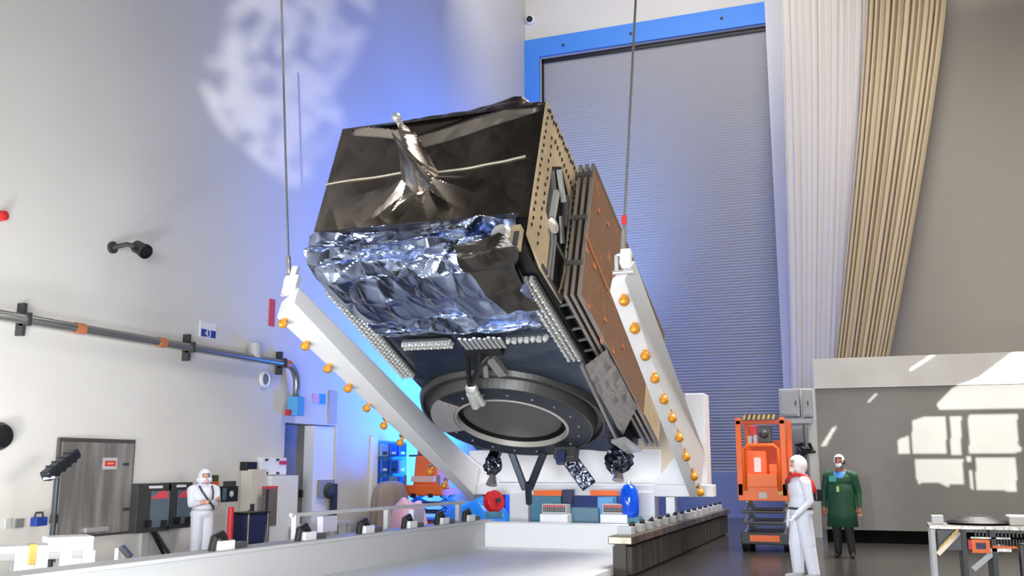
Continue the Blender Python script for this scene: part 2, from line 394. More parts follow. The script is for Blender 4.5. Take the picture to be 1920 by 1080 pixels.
# ------------------------------------------------------------------ spacecraft (local axes: x across, y along its length, z away from its underside)
vv = ray(1649, 1740); vv.x = 0; vv.normalize()
TH = math.asin(-vv.z)
SO = PY(585, 440, 12.0)
sat = thing('spacecraft', 'large box-shaped spacecraft wrapped in black foil, tilted up between two white beams', 'spacecraft', SO, (-TH, 0, 0))
SM = MW[sat]; NV = SM.to_3x3() @ V((0, 0, 1)); VVEC = SM.to_3x3() @ V((0, 1, 0))
def SN(x, y, nn): return SM.inverted() @ on_plane(x, y, SO + NV * nn, NV)
def SV(x, y, yy): return SM.inverted() @ on_plane(x, y, SO + VVEC * yy, VVEC)
def SU(x, y, uu): return SM.inverted() @ PX(x, y, SO.x + uu)
def crumple(x, y, s, sd):
    d = noise.voronoi(V((x * s, y * s, sd)))[0]; return d[1] - d[0]
def segd(p, a, b):
    p, a, b = V(p), V(a), V(b); ab = b - a; t = max(0, min(1, (p - a).dot(ab) / ab.length_squared)); return (p - a - ab * t).length, t

MB().box((.05, .06, -.46), (3.30, 6.9, 1.96)).build('body', mat('core_black', (24, 24, 26), .5), sat, local=True)
T0, B0 = (1.17, 1.74), (1.62, .80)
def endf(a, b):
    u = .0 + 3.33 * a; z = -.02 + 2.03 * b
    h = .016 * crumple(u * .8, z, 1.0, 1.3) + .009 * crumple(u, z * 1.3, 2.4, 7.1) + .03 * noise.noise(V((u * 1.2, z * 1.5, 4)))
    d, t = segd((u, z), T0, B0); wd = .10 + .14 * t; h += (.20 + .22 * t) * max(0, 1 - (d / wd)) ** .8
    for P, hh, w_ in (((.35, .18), .20, .30), ((1.15, .12), .12, .16), ((2.5, .45), .18, .24), ((2.0, .15), .10, .16), ((.75, .05), .14, .2)):
        d, t = segd((u, z), B0, P); h += hh * (1 - t) ** .7 * max(0, 1 - d / (w_ * (.45 + .8 * t)))
    d, t = segd((u, z), (.3, 1.93), (1.15, 1.72)); h += .10 * max(0, 1 - d / .10)
    d, t = segd((u, z), (1.4, 1.55), (3.2, 1.98)); h += .10 * max(0, 1 - d / .16)
    e = min(1, min(a, 1 - a) * 22, min(b, 1 - b) * 14 + .1)
    return (u, .02 - h * max(0, e), z)
MB().grid(150, 100, endf).build('end_blanket', FOIL, sat, local=True, smooth=False)
MB().use(SILVER).ball((T0[0] - .02, -.33, T0[1] + .02), .075, 12).tube([(T0[0] - .02, -.1, T0[1]), (T0[0] - .02, -.3, T0[1] + .02)], .05).build('boom_tip', None, sat, local=True)
m = MB()
for L in ([(611, 345), (640, 341), (700, 333), (758, 322)], [(812, 324), (880, 314), (940, 303), (985, 292)]):
    ps = [SV(x, y, 0) for x, y in L]
    q = []
    for i in range(25):
        s_ = i / 24 * (len(ps) - 1); k = min(int(s_), len(ps) - 2); p = ps[k].lerp(ps[k + 1], s_ - k)
        q.append((p.x, endf(p.x / 3.33, (p.z + .02) / 2.03)[1] - .012, p.z))
    m.tube(q, .016, 5)
m.build('tape_seam', TAPE, sat, local=True)
# foil humps above the end face
HT = [(.17, 2.06), (.75, 2.05), (1.05, 2.10), (1.5, 2.15), (2.1, 2.17), (2.75, 2.30), (2.9, 2.29), (3.1, 2.12), (3.31, 2.03)]
def hump(u):
    for (a, b), (c, d) in zip(HT, HT[1:]):
        if u <= c: return b + (d - b) * (u - a) / (c - a)
    return HT[-1][1]
def topf(a, b):
    u = .17 + 3.14 * a; H = hump(u); s_ = b
    if s_ < .45: t = s_ / .45; y = -.03 + .22 * t; z = 1.92 + (H - 1.92) * math.sin(t * math.pi / 2)
    else: t = (s_ - .45) / .55; y = .19 + 1.5 * t; z = H + (1.96 - H) * t
    k = crumple(u, z + y, 2.2, 3.3) * .07 * min(1, 8 * b)
    return (u, y - k, z + (k * .3 if b < .4 else 0))
MB().grid(110, 30, topf).build('top_blanket', FOIL, sat, local=True)
# lower crinkled blanket wrapping under the front edge
PRF = [(-.02, .03), (-.10, -.10), (-.06, -.26), (-.16, -.36), (.02, -.50), (.30, -.60), (.9, -.62), (1.6, -.58), (2.0, -.56), (2.22, -.49)]
def prof(t):
    s_ = t * (len(PRF) - 1); k = min(int(s_), len(PRF) - 2); f = s_ - k; f = f * f * (3 - 2 * f)
    return PRF[k][0] + (PRF[k + 1][0] - PRF[k][0]) * f, PRF[k][1] + (PRF[k + 1][1] - PRF[k][1]) * f
def lowf(a, b):
    u = .04 + 3.16 * a
    u = u + (.22 * a * 0 + .38 * max(0, b - .45) * (1 - 2 * a))
    y, z = prof(b)
    s_ = b * 3.2
    h = .34 * crumple(u * .5 + .3 * s_, s_ * .8 - .22 * u, 1.0, 2.0) + .17 * crumple(u * .9, s_ * 1.2, 1.7, 5.5) + .04 * crumple(u, s_, 4.0, 9)
    sag = .16 * math.sin(math.pi * a) * math.sin(math.pi * min(1, b * 1.9))
    d, t = segd((a, b), (.88, .12), (.05, .42)); h += .13 * max(0, 1 - d / .06)
    d, t = segd((a, b), (.86, .14), (.35, .62)); h += .13 * max(0, 1 - d / .07)
    d, t = segd((a, b), (.9, .1), (.55, .3)); h += .10 * max(0, 1 - d / .06)
    e = min(1, min(a, 1 - a) * 12, b * 8, (1 - b) * 10)
    h = (h - .12) * max(0, e)
    nd = V((0, -1, -.35)) if b < .35 else V((0, -.55, -1))
    q = V((u, y, z)) + nd.normalized() * h; q.z -= sag * .35
    return q
MB().grid(170, 130, lowf).build('lower_blanket', FOILW, sat, local=True, smooth=False)
# dark patch of loose foil hanging at the corner
def patch(a, b):
    u = 2.50 + .60 * a + .12 * b; y, z = prof(.36 + .40 * b); w_ = noise.noise(V((b * 3, a * 2, 5)))
    u += (a - .3) * .22 * math.sin(b * 5.5) + .08 * w_
    return V((u, y - .22 + .1 * a * b, z - .26 + .16 * a - .12 * crumple(u, b * 1.4, 1.6, 1) + .06 * w_ + .12 * b))
MB().grid(30, 30, patch).build('loose_foil_flap', mat('loose_black_foil', (74, 70, 66), .32, .9, bump=('noise', 5, .4, .05)), sat, local=True)
def undf(a, b):
    u = .06 + 3.2 * a; y = 2.15 + 4.72 * b
    h = .05 * crumple(u * .6 + y * .2, y * .5, 1.2, 8) + .03 * noise.noise(V((u * 2, y * 1.5, 2)))
    return (u, y, -.48 - h * min(1, 10 * min(a, 1 - a)))
MB().grid(70, 90, undf).build('underside_blanket', FOILU, sat, local=True)
# rows of silver clips
def clips(p, q, n, rows, side, r, nm='clip_strip'):
    p, q, side = V(p), V(q), V(side); m = MB().use(DARKG)
    m.bar(p + side * (rows - 1) / 2, q + side * (rows - 1) / 2, side.length * rows * 1.1, .03, (0, 0, 1)).use(SILVER)
    for i in range(n):
        for j in range(rows):
            c = p.lerp(q, i / (n - 1)) + side * j; m.lathe([(r, 0), (r * .9, .06 + .03 * ((i + j) % 2)), (r * .45, .10)], c, (.0, -.2, -1), 7)
    return m.build(nm, None, sat, local=True)
clips((.02, .72, -.5), (.0, 3.5, -.5), 34, 3, (.085, 0, 0), .034)
clips((3.02, .76, -.5), (3.06, 3.1, -.5), 30, 3, (.085, 0, 0), .034)
clips((.55, 2.30, -.56), (1.35, 2.30, -.56), 15, 2, (0, .10, 0), .034)
clips((2.35, 2.26, -.6), (2.95, 2.24, -.6), 7, 1, (0, .1, 0), .05)
m = MB()
for i in range(9):
    x = 1.62 + i * .078; m.bar((x, 2.42, -.66), (x + .06, 1.95 + .02 * (i % 3), -.74), .05, .03)
m.build('louver_bracket', SILVER, sat, local=True)
# launch adapter rings
RC = (1.42, 5.14, 0)
MB().lathe([(1.60, -.44), (1.70, -.46), (1.66, -.575), (1.62, -.58), (1.60, -.50), (1.52, -.50), (1.51, -.56), (1.455, -.715), (1.42, -.72), (1.42, -.60)], RC, n=96, caps=False).build('adapter_ring', RINGM, sat, local=True)
MB().lathe([(1.43, -.55), (1.43, -.70), (1.38, -.72), (1.0, -.72), (1.0, -.60)], RC, n=96, caps=False).build('ring_plate', RINGF, sat, local=True)
ir = MB().lathe([(1.03, -.722), (1.0, -.737), (.985, -.737), (.972, -.64)], RC, n=96, caps=False).build('inner_ring', RINGL, sat, local=True)
MB().lathe([(1e-5, -.61), (.80, -.607), (.875, -.60), (.89, -.59), (.89, -.54)], RC, n=96).build('ring_cover', COVER, sat, local=True, smooth=True)
m = MB()
for k in range(14):
    a0 = math.radians(168 + k * 4.2); a1 = math.radians(168 + (k + 1) * 4.2)
    P = lambda r, a, z: (RC[0] + r * math.cos(a), RC[1] + r * math.sin(a), z)
    m.hexa([P(1.04, a0, -.735), P(1.45, a0, -.735), P(1.45, a1, -.735), P(1.04, a1, -.735), P(1.04, a0, -.71), P(1.45, a0, -.71), P(1.45, a1, -.71), P(1.04, a1, -.71)])
m.build('ring_sheen', RINGL, sat, local=True)  # light grey sector, a bright reflection painted onto the ring plate
m = MB()
for k in range(18):
    a = 2 * math.pi * k / 18 + .1; m.lathe([(.022, 0), (.022, -.03)], (RC[0] + 1.22 * math.cos(a), RC[1] + 1.22 * math.sin(a), -.712), n=8)
m.build('ring_bolts', MIDG, sat, local=True)
MB().lathe([(.88, -.55), (.967, -.55), (.968, -.64)], RC, n=64, caps=False).build('ring_groove', BLACK, sat, local=True)
# gimbal brackets above the ring
g = MB().use(BLACK).tube([(1.75, 2.55, -.5), (1.65, 2.9, -.72), (1.30, 3.45, -.78)], .05).tube([(2.0, 2.7, -.5), (1.65, 2.9, -.72)], .05).tube([(1.5, 2.6, -.5), (1.30, 3.4, -.8)], .04).box((1.5, 2.45, -.62), (2.1, 2.75, -.48))
g.use(SILVER).ball((1.29, 3.52, -.80), (.11, .13, .10), 12).cyl((1.24, 3.6, -.84), (1.22, 3.95, -.92), .075, 12).cyl((1.34, 3.6, -.84), (1.36, 3.9, -.9), .06, 12)
g.use(SILVERD).bar((1.86, 2.8, -.62), (1.95, 3.2, -.72), .16, .10).bar((1.72, 2.95, -.66), (1.66, 3.2, -.74), .08, .08)
g.build('gimbal_bracket', None, sat, local=True)
# corner fitting, white round sensor
m = MB().use(SILVER).lathe([(.001, .0), (.10, 0), (.14, .05), (.14, .12), (.001, .14)], SV(936, 434, -.22), (0, 1, .1), 16).use(PANELT).cbox(SV(967, 447, -.08), (.14, .14, .34)).use(DARKG).cbox(SV(967, 447, -.16), (.07, .02, .22))
m.build('corner_fitting', None, sat, local=True)
# tan equipment panel on the side with its cut-out
outer = [(-.0, 2.0), (1.74, 2.02), (1.78, .02), (1.62, -.42), (.62, -.46), (.0, -.33)]
hole = [(.52, 1.22), (.95, 1.55), (1.50, 1.32), (1.60, .1), (1.45, -.42), (.84, -.42), (.80, .30), (.50, .42)]
m = MB(); N_ = len(hole); UP = 3.335
m.add([(UP, y, z) for y, z in outer] + [(UP, y, z) for y, z in hole], [])
bmx = bmesh.new(); ov = [bmx.verts.new((UP, y, z)) for y, z in outer]; hv = [bmx.verts.new((UP, y, z)) for y, z in hole]
es = [bmx.edges.new((ov[i], ov[(i + 1) % len(ov)])) for i in range(len(ov))] + [bmx.edges.new((hv[i], hv[(i + 1) % len(hv)])) for i in range(len(hv))]
bmesh.ops.triangle_fill(bmx, use_beauty=True, edges=es)
fcs = [[v_.co.copy() for v_ in f_.verts] for f_ in bmx.faces]; bmx.free()
m = MB()
for tri in fcs: m.prism(tri, (.03, 0, 0))
m.build('side_panel', PANELT, sat, local=True)
m = MB().box((3.305, .45, -.45), (3.325, 1.65, 1.6)); m.build('panel_recess', BLACK, sat, local=True)
m = MB()
for i in range(17): m.cbox((UP + .035, .06 + .02 * (i % 2), 1.88 - i * .125), (.02, .035, .035))
for i in range(16): m.cbox((UP + .035, .14 + i * .10, 1.93 - .0 * i - .02 * (i % 3)), (.02, .05, .045))
for i in range(14): m.cbox((UP + .035, .34 + .02 * (i % 3), 1.6 - i * .14), (.02, .03, .04))
for i in range(10): m.cbox((UP + .035, .5 + i * .12, 1.66 - .015 * i), (.02, .04, .05))
for i in range(12): m.cbox((UP + .035, 1.58, 1.8 - i * .12), (.02, .05, .03))
for q in m.parts(8): q.build('fastener', BLACK, sat, local=True)
m = MB().use(SILVER).bar((UP + .03, .8, 1.38), (UP + .05, 1.12, 1.02), .05, .10).bar((UP + .02, .80, .5), (UP + .02, .84, 1.0), .08, .10, (0, 1, 0))
m.use(RINGL).lathe([(.001, .0), (.10, .0), (.12, .06), (.001, .10)], (UP + .02, .78, .34), (1, -.4, 0), 14)
m.use(GALV).tube([(UP + .04, .95, .3), (UP + .05, .98, -.42)], .035).tube([(UP + .04, .86, .3), (UP + .05, .86, -.44)], .03).tube([(UP + .04, .7, .25), (UP + .05, 1.5, .22)], .02).use(RINGM).tube([(UP + .03, 1.22, 1.2), (UP + .03, 1.3, .7)], .06).tube([(UP + .03, 1.1, .75), (UP + .03, 1.3, .4)], .05)
m.tube([(UP + .04, .62, -.40), (UP + .05, 1.5, -.44)], .02)
m.build('pipework', None, sat, local=True)
# stacked solar panels on the side
so_ = None
for i, uu in enumerate((3.46, 3.56, 3.66)):
    p = MB(); p.use(SOLAR).box((uu, 1.42, -.40), (uu + .035, 6.85, 1.90))
    o = p.build('solar_panel', None, sat, local=True)
    e = MB(); th = .012
    for (a, b) in (((1.40, -.43), (6.87, -.40)), ((1.40, 1.90), (6.87, 1.93)), ((1.40, -.40), (1.43, 1.90)), ((6.84, -.40), (6.87, 1.90))):
        e.box((uu - .008, a[0], a[1]), (uu + .043, b[0], b[1]))
    e.build('panel_frame', SILVERD, o, local=True)
m = MB()
for (x, y) in ((1123, 395), (1140, 420), (1104, 575), (1135, 600), (1150, 660), (1128, 640), (1115, 500), (1150, 520), (1168, 650), (1100, 470)):
    q = SU(x, y, 3.70); m.cbox((3.70, q.y, q.z), (.02, .10, .06))
a, b = SU(1098, 440, 3.70), SU(1140, 545, 3.70); m.bar((3.70, a.y, a.z), (3.70, b.y, b.z), .02, .03, (0, 0, 1))
for q in m.parts(8): q.build('copper_tab', COPPER, sat, local=True)
for z in (1.7, .9, .1): MB().cbox((3.56, 1.37, z), (.26, .06, .06)).build('hinge_block', STEELF, sat, local=True)
MB().box((3.30, 1.5, -.30), (3.44, 6.8, -.26)).box((3.30, 1.5, -.3), (3.34, 6.8, 1.8)).build('gap_shade', BLACK, sat, local=True)  # black sheets stand in for the dark of the open gap
m = MB()
for i in range(7): m.bar((3.28, 1.7 + i * .35, -.42), (3.45, 1.75 + i * .35, -.36), .03, .03)
for q in m.parts(8): q.build('standoff', GALV, sat, local=True)
def clo(a, b):
    p = V((3.22, 3.35 + 2.7 * b, -.56)).lerp(V((3.70, 2.95 + 2.1 * b, -.47)), a); p.z -= .05 * crumple(p.x * 2, p.y, 2.5, 4); return p
MB().grid(14, 40, clo).build('closeout_blanket', SILVERD, sat, local=True)
MB().bar((3.24, 3.2, -.6), (3.10, 6.3, -.62), .05, .06).build('edge_rail', SILVERD, sat, local=True)
MB().box((3.70, 5.55, -.38), (3.715, 6.8, 1.7)).build('panel_end_sheet', PANELT, sat, local=True)  # lighter tan sheet over the far end of the outer panel
m = MB()
m.bar((3.15, 6.0, -.66), (3.35, 6.5, -.68), .3, .06)
m.build('silver_plate', SILVER, sat, local=True)
# foil-wrapped thrusters at the far end
for px, py in ((925, 872), (1160, 862)):
    c = SV(px, py, 6.7); 
    mm = MB(); mm.ball(c, (.20, .2, .24) if px < 1000 else (.30, .26, .31), 26)
    for i, p in enumerate(mm.v):
        d = (p - c); k = crumple(d.x * 3 + px, d.y * 3 + d.z * 2, 3, 2); mm.v[i] = c + d * (.80 + .45 * k)
    mm.tube([c + V((0, -.1, .05)), c + V((.02, .1, .45))], .12)
    th_ = mm.build('thruster_wrap', FOILB, sat, local=True)
    MB().lathe([(.05, 0), (.09, -.12), (.11, -.2)], c + V((.02, 0, -.2)), n=14).build('nozzle', SILVERD, th_, local=True)
# dark struts running down to the stand
for (x0_, y0_), (x1_, y1_), w_ in (((955, 838), (985, 918), .13), ((1020, 848), (992, 918), .13), ((1060, 850), (1105, 912), .30), ((990, 905), (992, 945), .10)):
    a, b = SV(x0_, y0_, 6.5), SV(x1_, y1_, 6.9)
    MB().use(FOILB if w_ > .2 else mat('strut_dark', (46, 54, 66), .45, .5)).bar(a, b, w_, .10, (0, 1, 0)).build('support_strut', None, sat, local=True, bev=.02)
MB().use(DARKG).cbox(SV(1062, 848, 6.3), (.42, .25, .30)).use(NAVY).cbox(SV(1052, 858, 6.1), (.16, .1, .26)).build('latch_block', None, sat, local=True, bev=.02)
MB().bar(SV(935, 838, 6.55), SV(1050, 842, 6.55), .16, .22, (0, 1, 0)).build('latch_rail', mat('latch_blue', (44, 66, 104), .4, .4), sat, local=True, bev=.02)

# ------------------------------------------------------------------ tilting cradle: two side arms, cross beam, mounting plate
cra = thing('tilting_cradle', 'white tilting cradle with two long arms studded with orange knobs under the spacecraft', 'lifting fixture', SO, (-TH, 0, 0))
def arm(inn, ino, fin, fout, zb, ztn, ztf):
    (a, b), (c, d), (e, f), (g, h) = inn, ino, fin, fout
    return MB().hexa([(a, b, zb), (c, d, zb), (g, h, zb), (e, f, zb), (a, b, ztn), (c, d, ztn), (g, h, ztf), (e, f, ztf)])
def ruled(m_, pts, t):  # thick plate helper
    return m_.prism(pts, t)
L = arm((-.28, .40), (-.80, .78), (-.46, 8.3), (-.66, 8.7), -.9, -.62, -.28)
la = L.build('side_arm', BEAMW, cra, local=True, bev=.012)
R = MB().hexa([(4.36, .62, -.9), (4.62, .34, -.9), (4.24, 8.25, -.9), (4.05, 8.25, -.9), (4.40, .55, -.74), (4.79, .15, -.74), (4.31, 8.25, .02), (4.08, 8.25, .02)])
ra = R.build('side_arm', BEAMW, cra, local=True, bev=.012)
def knob(c, d, par):
    c = V(c); d = V(d); m_ = MB().use(KNOB); m_.lathe([(.03, 0), (.03, .06), (.06, .07), (.07, .10), (.07, .14), (.045, .17), (.001, .175)], c, d, 12)
    m_.use(SILVERD).bar(c + V((-.03, -.07, .02)), c + V((-.03, .07, .02)), .05, .05)
    return m_.build('knob', None, par, local=True)
for x, y in ((530, 598), (572, 640), (614, 683), (652, 720), (687, 757), (719, 790), (750, 822), (806, 877), (832, 903)):
    p = SN(x, y, -.9); knob((p.x + .06, p.y, -.88), (-.35, 0, -1), la)
for x, y in ((1166, 553), (1186, 606), (1206, 657), (1224, 700), (1241, 740), (1257, 775), (1270, 812), (1283, 848), (1298, 885), (1310, 915)):
    p = SN(x, y, -.9); knob((p.x + .02, p.y, -.88), (.15, 0, -1), ra)
MB().box((-.56, .40, -.7), (-.34, .5, -.40)).box((-.50, .40, -.42), (-.40, .48, -.24)).build('lifting_lug', BEAMW, cra, local=True, bev=.01)
MB().box((4.60, .12, -.8), (4.73, .26, -.58)).build('lifting_lug', BEAMW, cra, local=True, bev=.01)
# ------------------------------------------------------------------ stand carrying the hinge (world axes)
YS = 19.6
def wbox(mb, x0, y0, x1, y1, Y, d, xpad=0):
    a, b = PY(x0, y0, Y), PY(x1, y1, Y); mb.box((a.x, Y, b.z), (b.x, Y + d, a.z)); return mb
st = thing('hinge_stand', 'white hinge stand with posts and cross beam behind the spacecraft base', 'stand', (-5.5, YS, 0))
wbox(MB(), 872, 906, 1338, 932, YS - .05, .35).build('cross_beam', BEAMW, st, bev=.015)
m = MB(); m.prism([PY(868, 850, YS + .2), PY(935, 905, YS + .2), PY(860, 907, YS + .2)], (0, .12, 0)); m.build('gusset', BEAMW, st)
m = MB(); wbox(m, 880, 845, 1240, 908, YS + .35, .2); m.build('mounting_plate', BEAMW, st, bev=.01)
m = MB(); m.prism([PY(1225, 908, YS - .1), PY(1262, 860, YS - .1), PY(1290, 862, YS - .1), PY(1310, 908, YS - .1)], (0, .15, 0)); m.build('gusset', BEAMW, st)
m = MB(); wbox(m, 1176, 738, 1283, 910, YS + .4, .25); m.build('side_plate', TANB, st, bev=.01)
m = MB(); wbox(m, 1283, 738, 1326, 920, YS + .4, .6); m.build('upright_column', BEAMW, st, bev=.02)
for x0_, x1_, y1_ in ((955, 990, 977), (1196, 1228, 982)):
    m = MB(); a, b = PY(x0_, 922, YS - .1), PY(x1_, y1_, YS - .1); m.box((a.x, YS - .1, 0), (b.x, YS + .3, a.z)); m.build('post', BEAMW, st, bev=.015)
m = MB().use(LIGHTG); a, b = PY(1232, 920, YS), PY(1282, 932, YS); m.box((a.x, YS, b.z), (b.x, YS + .3, a.z)); a, b = PY(1248, 932, YS), PY(1266, 970, YS); m.use(WHITEP).box((a.x, YS, 0), (b.x, YS + .25, a.z)); m.build('jack_post', None, st, bev=.01)

# equipment standing under the spacecraft's far end
Yq = 18.75
def ebox(name, label, cat, x0, y0, x1, y1, Y, d, m_, group=None, bev=.01, floor=None):
    a, b = PY(x0, y0, Y), PY(x1, y1, Y); zb = b.z if floor is None else floor
    return tag(MB().box((a.x, Y, zb), (b.x, Y + d, a.z)).build(name, m_, bev=bev), label, cat, group)
def terminal(x0, x1, y0, y1, label):
    a, b = PY(x0, y0, Yq), PY(x1, y1, Yq); r = thing('terminal_rack', label, 'rack', ((a.x + b.x) / 2, Yq, b.z), group='terminal racks under the spacecraft')
    zm = b.z + (a.z - b.z) * .42
    MB().box((a.x, Yq, b.z - .03), (b.x, Yq + .3, zm)).build('housing', WHITEP, r, bev=.01)
    MB().box((a.x + .03, Yq + .05, zm), (b.x - .03, Yq + .3, a.z)).build('connector_panel', LIGHTG, r, bev=.006)
    m_ = MB()
    for i in range(12):
        for j in range(3):
            x = a.x + .07 + (b.x - a.x - .14) * i / 11; z = zm + .06 + (a.z - zm - .1) * j / 2
            m_.use(RED if j == 2 else DARKG).cbox((x, Yq + .045, z), (.026, .02, .04))
    m_.build('connector_pins', None, r)
terminal(1012, 1064, 945, 978, 'white terminal rack with connector rows, beside the dark struts')
terminal(1125, 1176, 945, 979, 'white terminal rack with connector rows, beside the blue tank')
ebox('cabinet', 'teal cabinet with an orange top strip behind the first terminal rack', 'cabinet', 996, 930, 1052, 978, 19.2, .3, TEAL, floor=.5)
ebox('strip', 'orange strip hanging above the teal cabinet near the dark struts', 'strip', 1000, 919, 1052, 930, 19.15, .08, ORANGE)
ebox('strip', 'orange strip hanging above the blue and white box by the blue tank', 'strip', 1106, 919, 1158, 930, 19.15, .08, ORANGE)
ebox('cabinet', 'small white and blue box under the orange strip by the blue tank', 'cabinet', 1120, 932, 1150, 978, 19.2, .3, BLUEL, floor=.5)
ebox('cabinet', 'dark navy box between teal cabinet and steel blue box', 'cabinet', 1054, 918, 1072, 945, 19.2, .2, NAVY)
ebox('cabinet', 'steel blue box low between the two terminal racks', 'cabinet', 1068, 952, 1122, 977, 19.1, .3, mat('steel_blue', (92, 130, 150), .4), floor=.5)
c = PY(1180, 940, Yq + .2)
tk = thing('tank', 'shiny blue pressure tank under the cross beam beside a white post', 'tank', (c.x, c.y, .55))
MB().lathe([(.001, .33), (.10, .31), (.16, .22), (.19, .08), (.19, -.20), (.15, -.30)], c, (0, 0, 1), 28).build('vessel', mat('glossy_blue', (14, 84, 220), .12), tk, smooth=True)
MB().cyl(c + V((0, 0, .31)), c + V((0, 0, .38)), .05).build('valve', SILVER, tk)
MB().box(c + V((-.2, -.1, -.42)), c + V((.2, .2, -.29))).build('foot', TEAL, tk)
c = PY(926, 940, 19.0)
rd = thing('cable_reel', 'red reel standing at the lower end of the cradle arm', 'reel', (c.x, c.y, c.z - .3))
MB().lathe([(.05, -.1), (.20, -.10), (.22, -.06), (.12, -.05), (.12, .05), (.22, .06), (.20, .10), (.05, .1)], c, (1, -.5, .25), 24).build('drum', RED, rd, smooth=False)
MB().cyl(c + V((-.14, .07, -.03)), c + V((.14, -.07, .03)), .05).build('hub', DARKG, rd)
MB().box(c + V((-.14, -.1, -.34)), c + V((.14, .1, -.2))).build('foot', TEAL, rd)

# ------------------------------------------------------------------ transport container base
b0 = thing('container_base', 'open white transport container base on the floor below the spacecraft', 'container base', (-6, 14, 0))
MB().box((-7.42, 18.3, .02), (-3.95, 18.7, .60)).build('end_sill', BEAMW, b0, bev=.02)
MB().box((-7.6, 9.0, .02), (-3.95, 18.3, .14)).build('deck', WHITEP, b0, bev=.01)
m = MB(); m.hexa([(-8.35, 5.2, 0), (-8.05, 5.2, 0), (-7.30, 18.5, 0), (-7.60, 18.5, 0), (-8.35, 5.2, .60), (-8.05, 5.2, .60), (-7.30, 18.5, .60), (-7.60, 18.5, .60)])
m.build('side_wall', LIGHTG, b0, bev=.015)
m = MB()
for i in range(26):
    y = 15.25 + i * .4; m.box((-3.96, y, .04), (-3.66, y + .30, .46))
m.box((-3.92, 15.2, .0), (-3.74, 25.6, .5)); m.build('shaded_skirt', SKIRT, b0)
rl = MB().box((-4.0, 15.1, .50), (-3.62, 25.6, .62)).build('side_rail', WOODR, b0, bev=.015)
m = MB()
for i in range(14):
    y = 15.5 + i * .72
    c_ = thing if False else None
    q = MB().use(LIGHTG).box((-3.95, y, .62), (-3.72, y + .26, .74)).use(BLACK).tube([(-3.80, y + .30, .62), (-3.80, y + .33, .76), (-3.80, y + .44, .78), (-3.80, y + .5, .64)], .035, 7)
    q.build('clamp', None, b0, bev=.006)
# left wall top: flange, guard rail and clamps
def lw(y): return -8.05 + (y - 5.2) / 13.3 * .75
MB().bar((-8.22, 5.2, .62), (-7.46, 18.5, .62), .42, .05).build('top_flange', LIGHTG, b0, bev=.008)
for y in (10.6, 12.4, 14.0, 15.4, 16.6, 17.7):
    x = lw(y) - .14
    MB().use(WHITEP).box((x - .07, y, .64), (x + .09, y + .3, .76)).use(STEELF).box((x - .07, y + .3, .64), (x + .07, y + .6, .72)).use(BLACK).tube([(x, y - .06, .64), (x, y - .02, .80), (x, y + .14, .84), (x, y + .26, .70)], .05, 8).build('clamp', None, b0, bev=.006)
gr = MB().bar((lw(12.6) - .45, 12.6, .98), (lw(18.2) - .4, 18.2, .98), .06, .06)
gr.build('guard_rail', LIGHTG, b0, bev=.01)
for y in (12.7, 15.3, 18.0): MB().bar((lw(y) - .43, y, .3), (lw(y) - .43, y, .98), .08, .10).bar((lw(y) - .43, y, .5), (lw(y) - .2, y, .5), .06, .06).build('rail_post', LIGHTG, b0)
for y in (13.3, 16.1):
    MB().box((lw(y) - .46, y, .70), (lw(y) - .36, y + .42, .93)).build('guard_plate', mat('lilac_plate', (206, 204, 224), .5), b0)

# ------------------------------------------------------------------ crane cables with shackles
def cable(label, top, shackle_top, tags, base):
    r = thing('crane_cable', label, 'cable', base)
    MB().tube([top, shackle_top], .017, 8).build('wire_rope', GALV, r)
    d = (V(top) - V(shackle_top)).normalized(); s_ = V(shackle_top); bse = V(base)
    MB().cyl(s_, s_ + d * .28, .035, 10).build('ferrule', SILVERD, r)
    if tags: MB().box(s_ + d * .34 + V((-.03, -.02, 0)), s_ + d * .34 + V((.03, .02, .12))).build('tag', RED, r)
    a = V((.09, 0, 0))
    MB().tube([bse - a, bse - a + V((0, 0, .22)), s_ + V((-.05, 0, -.05)), s_ + V((.05, 0, -.05)), bse + a + V((0, 0, .22)), bse + a], .028, 8).cyl(bse - a * 1.5, bse + a * 1.5, .03).build('shackle', SILVER, r)
lug = SM @ V((-.45, .42, -.22)); rug = SM @ V((4.66, .17, -.56))
def at_depth(x, y, p): return on_plane(x, y, p, FWH)
ltop = at_depth(526, -60, lug) ; ls = at_depth(541.5, 515, lug); rtop = at_depth(1195, -60, rug); rs = at_depth(1168, 470, rug)
lf = at_depth(543, 552, lug); rf = at_depth(1169, 510, rug)
cable('steel crane cable rising from the arm end in front of the pale wall', ltop, ls, False, lf)
cable('steel crane cable with red tag rising in front of the roller door', rtop, rs, True, rf)

# ------------------------------------------------------------------ things on and along the left wall
XW = XL
def wl(x, y): return PX(x, y, XW)
def wallbox(mb, x0, y0, x1, y1, d0, d1):
    a, b = wl(x0, y0), wl(x1, y1); mb.box((XW + d0, a.y, b.z), (XW + d1, b.y, a.z)); return mb
def wallthing(name, label, cat, x, y, group=None): p = wl(x, y); return thing(name, label, cat, (XW, p.y, p.z), group=group)
